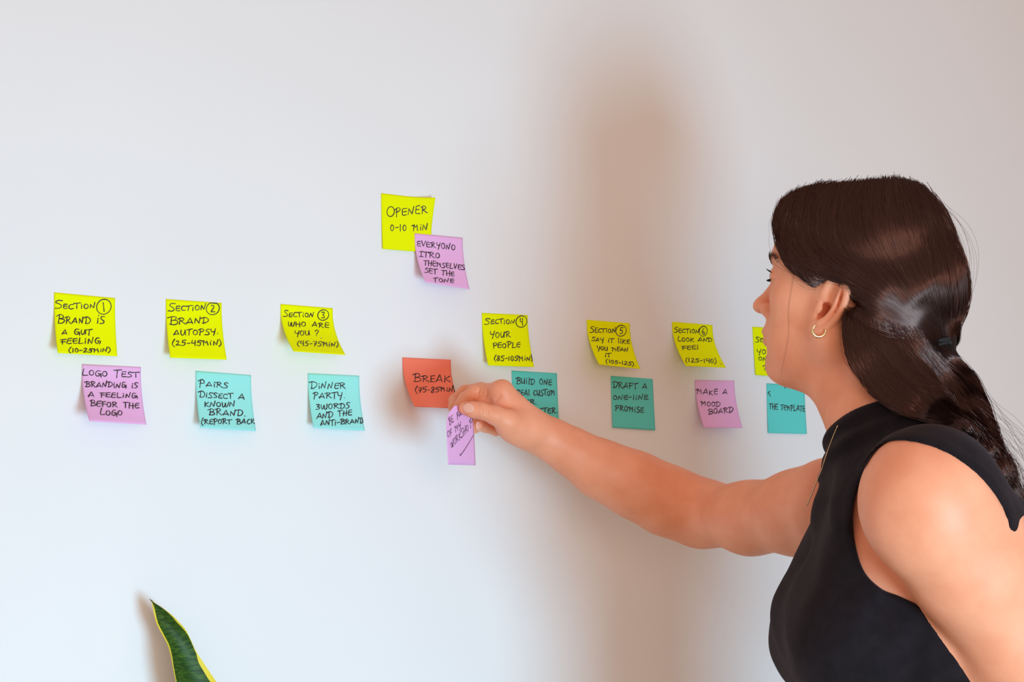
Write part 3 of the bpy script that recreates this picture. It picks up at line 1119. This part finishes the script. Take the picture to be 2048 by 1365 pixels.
lip.add(hel(.0895, 0, -.0755, .0090, .0180, .0056), .003)
lv, lq = polygonize(lip, *bounds([H(.09, y, z) for y in (-.024, .024) for z in (-.06, -.08)], .010), .001)
mesh_obj('lips', lv, lq, m_lip, person)


def strands_obj(name, curves, radii, material, parent, tip=.35):
    """hair strands; curves: array (n, k, 3)"""
    curves = np.asarray(curves, np.float32)
    n, k, _ = curves.shape
    d = bpy.data.hair_curves.new(name)
    d.add_curves([k]*n)
    d.attributes['position'].data.foreach_set('vector', curves.reshape(-1))
    r = np.asarray(radii, np.float32).reshape(-1, 1)*np.interp(np.linspace(0, 1, k), [0, .05, .7, 1], [.6, 1, 1, tip])[None].astype(np.float32)
    r = np.broadcast_to(r, (n, k)).astype(np.float32).copy()
    at = d.attributes.get('radius') or d.attributes.new('radius', 'FLOAT', 'POINT')
    at.data.foreach_set('value', r.reshape(-1))
    d.materials.append(material)
    o = bpy.data.objects.new(name, d)
    C.objects.link(o)
    if parent is not None:
        o.parent = parent
        if parent.type == 'EMPTY':
            o.matrix_parent_inverse = Matrix.Translation(-person.location)
    return o


m_brow = mat('brown_brow_hair', (.055, .028, .018), .7)
for s in (1, -1):
    n = 260
    u = rng.random(n)
    yy = np.interp(u, [0, .45, 1], [.010, .030, .050])
    zz = np.interp(u, [0, .45, .75, 1], [.0135, .0195, .0195, .0150]) + rng.normal(0, .0016, n)
    o0 = np.array([H(.14, s*a, b) for a, b in zip(yy, zz)])
    root, _ = march(face, o0, np.tile(-HF, (n, 1)))
    g = grad(face, root)
    tdir = s*HL*.85 + HU*np.interp(u, [0, .5, 1], [.5, .15, -.35])[:, None] - HF*.25
    t = np.linspace(0, 1, 5)[None, :, None]
    ln = (.0075+.003*rng.random(n))[:, None, None]
    cv = root[:, None] + g[:, None]*(.0006+.0010*np.sin(t*3)) + tdir[:, None]*t*ln
    strands_obj('eyebrow', cv, np.full(n, .00016), m_brow, person)
    n = 34
    a = np.linspace(-1, 1, n)
    base = np.array([H(.0850-.006*q*q, s*(.032+.0125*q), .0012-.0022*q*q) for q in a])
    out = np.array([HF*1.0 + s*HL*(.55*q+.25) for q in a])
    t = np.linspace(0, 1, 7)[None, :, None]
    ln = (.0055+.0010*rng.random(n))[:, None, None]
    cv = base[:, None] + out[:, None]*t*ln + HU*(t*t*.0042 - t*.0012)
    low = np.array([H(.0855-.006*q*q, s*(.032+.0120*q), -.0078+.001*q*q) for q in a[::2]])
    cl = low[:, None] + out[::2][:, None]*t*.0045 - HU*t*.002
    strands_obj('eyelashes', np.vstack([cv, cl]), np.full(n+len(low), .00022), m_hair, person, .2)

# nails of the raised hand
m_nail = mat('pale_pink_nail', (.86, .44, .32), .28)


def nail(c, along, normal, ln, wd):
    along = unit(along-normal*(along@normal))
    R = np.stack([along, np.cross(normal, along), normal])
    b = Blob().add(ellip(c, (ln, wd, .0016), R), 0)
    v, q = polygonize(b, *bounds([c], max(ln, wd)+.003), .0005)
    return mesh_obj('fingernail', v, q, m_nail, person)


hb = Blob()
hb.ops += hand.ops
tn, _ = cam_march(hb, [(936.5, 816.5)], 1.8)
gn = unit(grad(hb, tn)[0] - .15*unit(ray(936, 816)))
nail(tn[0]-gn*.0002, th[-1][0]-th[-2][0], gn, .0076, .0062)
rn, _ = cam_march(hb, [(956.5, 852.5)], 1.8)
gn = grad(hb, rn)[0]
nail(rn[0]-gn*.0004, P(958, 862, 2.05)-P(954, 846, 2.05), unit(gn+.8*RGT), .0060, .0042)

# ------------------------------------------------------------------ hair
hair = Blob()
hair.add(ellip(HP(1734, 507), (.095, .080, .076), RH), 0)
hair.add(ellip(HP(1662, 466), (.054, .068, .048), Rrot(RH, 1, -10)), .03)
hair.add(ellip(HP(1614, 448), (.023, .050, .031), RH), .02)
hair.add(ellip(HP(1785, 462), (.046, .066, .050), RH), .03)
hair.add(ellip(HP(1866, 580), (.034, .056, .050), RH), .02)
hair.add(rcone(HP(1828, 585, 0), HP(1880, 676, 0), .048, .0095), .02)
hair.add(rcone(HP(1800, 600, .035), HP(1874, 680, .004), .040, .0095), .02)
for s in (1, -1):
    y = lambda v: s*v
    pts = [(1588, 500, .056, .016), (1602, 522, .060, .017), (1640, 535, .066, .016), (1700, 555, .072, .013), (1760, 590, .068, .016), (1820, 640, .045, .016), (1878, 680, .008, .012)]
    Q = [(HP(a+ (82*.5*(1-s)*b/.07 if s < 0 else 0), c, y(b)), r) for a, c, b, r in pts] if s > 0 else None
    if s > 0:
        QL = Q
    else:
        Q = [(p-2*((p-HC)@HL)*HL, r) for p, r in QL]
    hair.chain(Q, .018, .012)
    sb = HP(1630, 560, .068)
    if s < 0:
        sb = sb-2*((sb-HC)@HL)*HL
    hair.add(ellip(sb, (.010, .006, .011), RH), .006)
# cut away the face: everything ahead of and below the hairline, straight across the head
HLINE = [(1400, 455), (1551, 455), (1557, 480), (1564, 505), (1573, 526), (1586, 541), (1606, 550), (1613, 574), (1627, 583), (1643, 573), (1652, 560), (1664, 553),
         (1681, 556), (1694, 570), (1700, 592), (1698, 620), (1690, 650), (1690, 900), (1400, 900)]
HPL = np.array([((HP(x, y, .068)-HC)@HF, (HP(x, y, .068)-HC)@HU) for x, y in HLINE])


def faceside(X, Y, Z):
    x, y, z = X-HC[0], Y-HC[1], Z-HC[2]
    a = x*HF[0]+y*HF[1]+z*HF[2]
    b = x*HU[0]+y*HU[1]+z*HU[2]
    d = np.full(a.shape, 9.)
    ins = np.zeros(a.shape, bool)
    n = len(HPL)
    for i in range(n):
        p, q = HPL[i], HPL[(i+1) % n]
        e = q-p
        t = np.clip(((a-p[0])*e[0]+(b-p[1])*e[1])/(e@e), 0, 1)
        d = np.minimum(d, (a-p[0]-t*e[0])**2+(b-p[1]-t*e[1])**2)
        ins ^= ((p[1] > b) != (q[1] > b)) & (a < (q[0]-p[0])*(b-p[1])/(q[1]-p[1]+1e-12)+p[0])
    return np.where(ins, -np.sqrt(d), np.sqrt(d))


f_lo, f_hi = bounds([H(x, y, z) for x in (-.02, .16) for y in (-.12, .12) for z in (-.2, .1)], .0)
hair.ops.append(('s', faceside, (f_lo, f_hi), .006))
# the loose hair below: sections from its front edge to its back edge, with depth
body_g = GridBlob(body, *bounds([T(-.2, .25, -.3), T(.2, -.25, .1), H(.15, 0, 0), H(-.1, .1, .1), H(-.1, -.1, .1)], .02), .006)
SEC = [((1690, 648), (1862, 680), 1.750, .045), ((1697, 690), (1880, 692), 1.742, .045), ((1706, 722), (1898, 706), 1.735, .045), ((1740, 772), (1925, 736), 1.722, .040),
       ((1800, 818), (1950, 772), 1.690, .034), ((1866, 836), (1967, 815), 1.655, .027), ((1932, 876), (1985, 865), 1.628, .021), ((1972, 920), (2003, 912), 1.612, .018),
       ((1998, 958), (2024, 952), 1.604, .016), ((2036, 1046), (2062, 1036), 1.600, .014), ((2070, 1130), (2092, 1120), 1.60, .012), ((2096, 1230), (2110, 1225), 1.61, .007)]
fall = Blob()
for w in (.12, .37, .62, .88):
    ch = []
    for a, b, z, th_ in SEC:
        a, b = np.array(a, float), np.array(b, float)
        wd = np.linalg.norm(b-a)/FPX*z
        r = min(th_, max(wd*.17, .006))
        pw = (r/wd) + (1-2*r/wd)*((w-.12)/.76)
        c = a+(b-a)*pw
        hp_, hd_ = cam_march(body_g, [c])
        zb = float((hp_[0]-CAM)@FWD) if hd_[0] < .004 else 9.
        ch.append((P(c[0], c[1], min(z + .012*abs(w-.5), zb-.6*r-.006)), r))
    fall.chain(ch, .02, .012)
hair.ops += fall.ops
h_lo, h_hi = bounds([H(x, y, z) for x in (-.16, .12) for y in (-.11, .11) for z in (-.13, .13)] + [P(a[0], a[1], z) for a, b, z, t in SEC] + [P(b[0], b[1], z) for a, b, z, t in SEC], .03)
hv, hq = polygonize(hair, h_lo, h_hi, .0026, 2)
hair_obj = mesh_obj('hair', hv, hq, m_hair, person)

hair_g = GridBlob(hair, h_lo, h_hi, .0026)
# strands: key flow lines (surveyed), blended and laid on the hair's surface
m_str = bpy.data.materials.new('dark_brown_strands')
m_str.use_nodes = True
nt = m_str.node_tree
nt.nodes.clear()
hb_ = nt.nodes.new('ShaderNodeBsdfHair')
hb_.component = 'Reflection'
hb_.inputs['Color'].default_value = (.066, .034, .028, 1)
hb_.inputs['RoughnessU'].default_value = .06
hb_.inputs['RoughnessV'].default_value = .20
hd_ = nt.nodes.new('ShaderNodeBsdfDiffuse')
hi_ = nt.nodes.new('ShaderNodeHairInfo')
hr_ = nt.nodes.new('ShaderNodeValToRGB')
hr_.color_ramp.elements[0].color = (.006, .0025, .002, 1)
hr_.color_ramp.elements[1].color = (.009, .004, .003, 1)
nt.links.new(hi_.outputs['Random'], hr_.inputs[0])
nt.links.new(hr_.outputs[0], hd_.inputs['Color'])
ad_ = nt.nodes.new('ShaderNodeAddShader')
nt.links.new(hb_.outputs[0], ad_.inputs[0])
nt.links.new(hd_.outputs[0], ad_.inputs[1])
out = nt.nodes.new('ShaderNodeOutputMaterial')
nt.links.new(ad_.outputs[0], out.inputs[0])
KEYS = [
 [(1692, 604), (1700, 624), (1730, 650), (1778, 668), (1830, 678), (1878, 684)],
 [(1700, 572), (1712, 588), (1740, 614), (1785, 646), (1832, 672), (1878, 682)],
 [(1564, 398), (1545, 436), (1556, 494), (1582, 534), (1640, 551), (1700, 562), (1790, 632), (1880, 680)],
 [(1602, 377), (1574, 430), (1580, 494), (1612, 532), (1665, 546), (1712, 565), (1795, 628), (1881, 678)],
 [(1645, 365), (1618, 430), (1622, 490), (1656, 530), (1706, 556), (1750, 586), (1815, 632), (1882, 676)],
 [(1695, 364), (1676, 424), (1682, 480), (1712, 526), (1756, 560), (1795, 596), (1840, 640), (1884, 675)],
 [(1740, 358), (1735, 420), (1746, 480), (1776, 534), (1806, 572), (1836, 612), (1862, 646), (1886, 674)],
 [(1788, 353), (1798, 416), (1812, 478), (1834, 536), (1852, 578), (1868, 618), (1878, 650), (1888, 673)],
 [(1832, 364), (1862, 424), (1880, 482), (1892, 540), (1898, 586), (1899, 624), (1895, 652), (1890, 673)],
 [(1868, 396), (1898, 448), (1916, 502), (1926, 552), (1930, 592), (1922, 632), (1908, 656), (1893, 674)],
]
NS = 26


def resample(p, n):
    p = np.asarray(p, float)
    d = np.r_[0, np.cumsum(np.linalg.norm(np.diff(p, axis=0), axis=1))]
    t = np.linspace(0, d[-1], n)
    return np.stack([np.interp(t, d, p[:, k]) for k in range(p.shape[1])], -1)


KK = np.array([resample(catmull(k, 8), NS) for k in KEYS])


def lay(px, off, wob):
    """pixel paths -> strands lying on the hair"""
    n, k, _ = px.shape
    p, d = cam_march(hair_g, px.reshape(-1, 2))
    g = grad(hair_g, p, .003)
    p = p.reshape(n, k, 3)
    g = g.reshape(n, k, 3)
    # even out jumps in depth
    for _ in range(3):
        p[:, 1:-1] = .5*p[:, 1:-1] + .25*(p[:, :-2]+p[:, 2:])
    for _ in range(3):
        sd = hair_g.at(p)
        p = p + g*np.clip(.0004-sd, 0, .012)[..., None]
    for _ in range(2):
        p[:, 1:-1] = .5*p[:, 1:-1] + .25*(p[:, :-2]+p[:, 2:])
    sd = hair_g.at(p)
    p = p + g*np.clip(.0003-sd, 0, .003)[..., None]
    return p + g*off[:, None, None] + wob


def wobble(n, k, amp):
    t = np.linspace(0, 1, k)[None, :, None]
    ph = rng.random((n, 1, 3))*6.3
    fr = 2+5*rng.random((n, 1, 3))
    return amp*rng.normal(0, 1, (n, 1, 1))*np.sin(t*fr+ph)


n = 6200
s_ = np.clip(rng.random(n)**1.0*(len(KEYS)-1), 0, len(KEYS)-1.001)
i_ = s_.astype(int)
w_ = (s_-i_)[:, None, None]
px = KK[i_]*(1-w_) + KK[i_+1]*w_
t = np.linspace(0, 1, NS)[None, :, None]
px = px + V(0, 2) + rng.normal(0, 5, (n, 1, 2))*np.sin(t*2.6) + rng.normal(0, 3.5, (n, 1, 2))*np.sin(t*(3+4*rng.random((n, 1, 1)))+6*rng.random((n, 1, 1)))*(1-t)
st = rng.random(n)*.35*(rng.random(n) < .5)
px = np.stack([np.stack([np.interp(np.linspace(a, 1, NS), np.linspace(0, 1, NS), q[:, k]) for k in range(2)], -1) for a, q in zip(st, px)])
upper = lay(px, rng.normal(.0006, .0011, n), wobble(n, NS, .0006))
mir = upper[::2] - 2*((upper[::2]-HC)@HL)[..., None]*HL

LOWP = resample(catmull([(1692, 618)] + [a for a, b, z, t_ in SEC], 6), 40)
TOPP = resample(catmull([(1862, 664)] + [b for a, b, z, t_ in SEC], 6), 40)
n = 4300
wv_ = rng.beta(.85, .85, n)
drift = rng.normal(0, .10, n)
ts = np.linspace(0, 1, NS+6)
st = np.clip(np.abs(rng.normal(0, .06, n)) + (rng.random(n) < .3)*rng.random(n)*.4, 0, .6)
en = 1 - .25*rng.random(n)*(rng.random(n) < .6)
px = np.empty((n, NS+6, 2))
for j in range(n):
    tt = st[j] + (en[j]-st[j])*ts
    a = np.stack([np.interp(tt, np.linspace(0, 1, 40), LOWP[:, k]) for k in range(2)], -1)
    b = np.stack([np.interp(tt, np.linspace(0, 1, 40), TOPP[:, k]) for k in range(2)], -1)
    ww = np.clip(wv_[j] + drift[j]*np.sin(tt*4), -.02, 1.02)[:, None]
    # the strands start out from behind the ear and from under the tie
    px[j] = a*(1-ww)+b*ww
px += rng.normal(0, 2.2, (n, 1, 2))*np.sin(ts[None, :, None]*(2+5*rng.random((n, 1, 1)))+6*rng.random((n, 1, 1)))
lower = lay(px, rng.normal(.0014, .0014, n), wobble(n, NS+6, .0009))
strands_obj('hair_strands', upper, rng.uniform(.00014, .00030, len(upper)), m_str, hair_obj)
strands_obj('hair_strands', mir, np.full(len(mir), .00026), m_str, hair_obj)
strands_obj('hair_strands', lower, rng.uniform(.00014, .00030, len(lower)), m_str, hair_obj)

# flyaway hairs
k1, k2 = 170, 170
fa = upper[rng.choice(len(upper), k1, replace=False)][:, :20].copy()
cen = H(-.01, 0, .0)
dirn = fa-cen
dirn /= np.linalg.norm(dirn, axis=-1, keepdims=True)
t = np.linspace(0, 1, 20)[None, :, None]
fa += dirn*(.022*rng.random((k1, 1, 1))**1.6)*np.sin(t*3.0)**1.5 + wobble(k1, 20, .0016)
fb = lower[rng.choice(len(lower), k2, replace=False)].copy()
t = np.linspace(0, 1, NS+6)[None, :, None]
fb += (RGT*rng.normal(.5, .6, (k2, 1, 1)) + UPV*rng.normal(.5, .6, (k2, 1, 1)))*.026*rng.random((k2, 1, 1))**1.5*np.sin(t*2.6)**1.4 + wobble(k2, NS+6, .0022)
strands_obj('flyaway_hair', fa, np.full(k1, .00010), m_str, hair_obj)
strands_obj('flyaway_hair', fb, np.full(k2, .00010), m_str, hair_obj)
# one long loose hair across the cheek
lp, _ = cam_march(face, resample(catmull([(1588, 545), (1583, 580), (1577, 620), (1578, 660), (1574, 690), (1566, 730), (1562, 752)], 6), 24))
lp = lp - .0012*np.array([unit(ray(1575, 650))])
strands_obj('flyaway_hair', lp[None], [.00011], m_str, hair_obj)

# hair tie
m_tie = mat('black_elastic', (.008, .006, .007), .8)
TC = cam_march(hair_g, [(1880, 683)])[0][0] + .007*FWD
tdir = unit(HP(1894, 716, 0)-HP(1872, 650, 0))
ta = unit(np.cross(tdir, HL))
tl = np.cross(ta, tdir)
parts = []
for k, (o, tilt, r) in enumerate(((-.0035, .10, .0112), (.0, -.12, .0116), (.0035, .16, .0114), (.006, -.05, .0112))):
    a = np.linspace(0, 2*math.pi, 40, endpoint=False)
    pts = TC + o*tdir + r*(np.cos(a)[:, None]*ta + np.sin(a)[:, None]*tl*1.2 + (tilt*np.cos(a+k))[:, None]*tdir)
    parts.append(tube(pts, .0017, 8, True))
kp = P(1896, 685, TC@FWD - CAM@FWD - .012)
parts.append(tube(catmull([kp, P(1902, 689, 1.76), P(1908, 693.5, 1.76)], 4), [.0018]*4 + [.0024]*5, 8))
v, f = merge(parts)
mesh_obj('hair_tie', v, f, m_tie, person)

# ------------------------------------------------------------------ jewellery
m_gold = mat('polished_gold', (.95, .62, .28), .22, Metallic=1.0)
m_chain = mat('thin_gold_chain', (.72, .46, .26), .35, Metallic=1.0)
ec, _ = cam_march(face, [(1640, 655)])
ez = float((ec[0]-CAM)@FWD)
a = np.radians(np.linspace(122, 372, 40))
ring = np.array([P(1638 + 13*math.cos(q), 661.5 - 12.3*math.sin(q), ez - .0065 - .002*math.sin(q)) for q in a])
rr = np.interp(np.linspace(0, 1, 40), [0, .15, .55, 1], [.0008, .0013, .0017, .0007])
v, f = merge([tube(ring, rr, 10), tube([ring[0]+UPV*.0016, ring[0], ring[0]-UPV*.0016], [.0007, .0014, .0007], 8)])
mesh_obj('hoop_earring', v, f, m_gold, person)
ncl = resample(catmull([(1675.5, 851.5), (1667, 872), (1658.5, 894), (1650, 918), (1643.5, 940), (1634, 962), (1625, 985), (1614, 1012)], 6), 30)
np_, nd = cam_march(top, ncl)
zz = (np_-CAM)@FWD
zz = np.interp(np.linspace(0, 1, 30), [0, .3, .5, 1], [zz[0], zz[9], min(zz[12], zz[9]), zz[-1]]) - .002
chain_pts = [P(x, y, z) for (x, y), z in zip(ncl, zz)]
v, f = tube(chain_pts, .0006, 6)
mesh_obj('necklace', v, f, m_chain, person)

# ------------------------------------------------------------------ snake plant by the wall
plant = empty('snake_plant', (0, 0, 0), 'snake plant leaf with yellow edges rising close to the wall', 'plant')
m_leaf = bpy.data.materials.new('banded_green_leaf')
m_leaf.use_nodes = True
nt = m_leaf.node_tree
b = nt.nodes['Principled BSDF']
b.inputs['Roughness'].default_value = .48
b.inputs['Specular IOR Level'].default_value = .25
at = nt.nodes.new('ShaderNodeAttribute')
at.attribute_name = 'leaf_uv'
mp = nt.nodes.new('ShaderNodeMapping')
mp.inputs['Scale'].default_value = (1.2, 26, 1)
nz = nt.nodes.new('ShaderNodeTexNoise')
nz.inputs['Scale'].default_value = 2.0
nz.inputs['Detail'].default_value = 5
nz.inputs['Roughness'].default_value = .65
nz.inputs['Distortion'].default_value = .8
cr = nt.nodes.new('ShaderNodeValToRGB')
cr.color_ramp.elements[0].position = .42
cr.color_ramp.elements[0].color = (.012, .050, .006, 1)
cr.color_ramp.elements[1].position = .66
cr.color_ramp.elements[1].color = (.060, .150, .012, 1)
nt.links.new(at.outputs['Vector'], mp.inputs[0])
nt.links.new(mp.outputs[0], nz.inputs['Vector'])
nt.links.new(nz.outputs['Fac'], cr.inputs[0])
nt.links.new(cr.outputs[0], b.inputs['Base Color'])
m_margin = mat('yellow_leaf_margin', (.85, .70, .04), .4)
m_tip = mat('brown_leaf_tip', (.06, .035, .015), .6)


def leaf(left, right, margin_l, margin_r, label=None):
    """left/right: edge points in space from tip to base"""
    n = len(left)
    vs, fs, mi, uv = [], [], [], []
    K = 12
    for side in (0, 1):
        for i in range(n):
            w = np.linalg.norm(right[i]-left[i]) + 1e-9
            ac = np.linspace(margin_l[i]/w, 1-margin_r[i]/w, K-1) if w > (margin_l[i]+margin_r[i])*1.2 else np.linspace(.2, .8, K-1)
            ac = np.r_[0, ac, 1]
            nrm = unit(np.cross(left[min(i+1, n-1)]-left[max(i-1, 0)], right[i]-left[i]) + 1e-9)
            nrm = nrm if nrm@FWD < 0 else -nrm
            for a in ac:
                dip = -.20*w*math.sin(math.pi*a)**.8
                vs.append(left[i]*(1-a)+right[i]*a + nrm*(dip + (.0009*math.sin(math.pi*a)**.5 if side == 0 else -.0009*math.sin(math.pi*a)**.5)))
                uv.append((a, i/n*1.0, side))
        o = side*n*(K+1)
        for i in range(n-1):
            for j in range(K):
                q = (o+i*(K+1)+j, o+(i+1)*(K+1)+j, o+(i+1)*(K+1)+j+1, o+i*(K+1)+j+1)
                fs.append(q if side == 0 else q[::-1])
                mi.append(2 if i < 3 else (1 if (j == 0 and margin_l[i] > .0004) or (j == K-1 and margin_r[i] > .0004) else 0))
    ob = mesh_obj('leaf', np.array(vs)-np.array(plant.location), fs, None, None, True, [m_leaf, m_margin, m_tip], mi)
    ob.parent = plant
    a_ = ob.data.attributes.new('leaf_uv', 'FLOAT_VECTOR', 'POINT')
    a_.data.foreach_set('vector', np.array(uv, np.float32).ravel())
    return ob


LE = [(299.2, 1198.8), (303.5, 1206.5), (306, 1218), (310, 1237), (315, 1252), (325.5, 1272), (335, 1290), (341, 1310), (345, 1332), (351.5, 1365)]
RE = [(299.6, 1198.9), (309.5, 1206.5), (326, 1217), (344, 1231), (358, 1245), (371, 1260), (381, 1279), (392, 1303), (407, 1326.5), (433, 1365)]
pl = catmull(LE, 5)
pr = catmull(RE, 5)
nn = len(pl)
dep = np.linspace(.040, .078, nn)
wl = [onwall(x, y, d) for (x, y), d in zip(pl, dep)]
wr = [onwall(x, y, d+.010*math.sin(i/nn*5)) for i, ((x, y), d) in enumerate(zip(pr, dep))]
# on down to the pot, out of the picture
pot_c = V(wl[-1][0]+.10, -.125, 0)
for i in range(1, 22):
    t = i/21
    c0 = (wl[nn-1]+wr[nn-1])/2
    cx = c0*(1-t) + np.array([pot_c[0]-.02, pot_c[1]+.02, .30])*t + V(.02*math.sin(t*6)*(1-t), 0, 0)
    hw = (1-t)*.5*np.linalg.norm(wl[nn-1]-wr[nn-1]) + t*.018 + .012*math.sin(t*3.1)
    wl.append(cx-V(hw*.96, hw*.1, 0))
    wr.append(cx+V(hw*.96, hw*.1, 0))
N2 = len(wl)
mr = np.interp(np.arange(N2), [0, 8, 14, 20, 24, 28, 33, 36, 40, 45, N2], [.0003, .0006, .0014, .0024, .0018, .0006, .0005, .0010, .0044, .0060, .005])
ml = np.interp(np.arange(N2), [0, 4, 10, 25, 36, 45, N2], [.0003, .0010, .0017, .0018, .0024, .0020, .003])
leaf(wl, wr, ml, mr)
for dx, dy, hgt, lean in ((.035, -.01, .42, .16), (-.05, .0, .36, -.12), (.0, -.05, .46, .03)):
    n3 = 24
    l3, r3 = [], []
    for i in range(n3):
        t = i/(n3-1)
        z = .30 + hgt*(1-t)
        w = .024*math.sin(min(1, t*1.6)*math.pi/2)**.8*(1-.3*t) + .0004
        c = V(pot_c[0]+dx+lean*(1-t)**1.5, pot_c[1]+dy, z)
        l3.append(c-V(w, 0, 0))
        r3.append(c+V(w, w*.2, 0))
    leaf(l3, r3, np.full(n3, .003), np.full(n3, .003))
m_pot = mat('white_ceramic', (.75, .74, .72), .3)
m_soil = mat('dark_potting_soil', (.05, .033, .02), .9)
prof = [(.0, .0), (.070, .0), (.074, .006), (.095, .30), (.100, .315), (.096, .32), (.090, .312), (.088, .285), (.0, .285)]
vs, fs = [], []
S = 40
for r, z in prof:
    for k in range(S):
        vs.append((pot_c[0]+r*math.cos(2*math.pi*k/S), pot_c[1]+r*math.sin(2*math.pi*k/S), z))
for i in range(len(prof)-1):
    for k in range(S):
        k2 = (k+1) % S
        fs.append((i*S+k, i*S+k2, (i+1)*S+k2, (i+1)*S+k))
mesh_obj('pot', vs, fs, m_pot, plant)
vs = [(pot_c[0]+.0885*math.cos(2*math.pi*k/S), pot_c[1]+.0885*math.sin(2*math.pi*k/S), .295) for k in range(S)] + [(pot_c[0], pot_c[1], .302)]
mesh_obj('soil', vs, [(k, (k+1) % S, S) for k in range(S)], m_soil, plant)
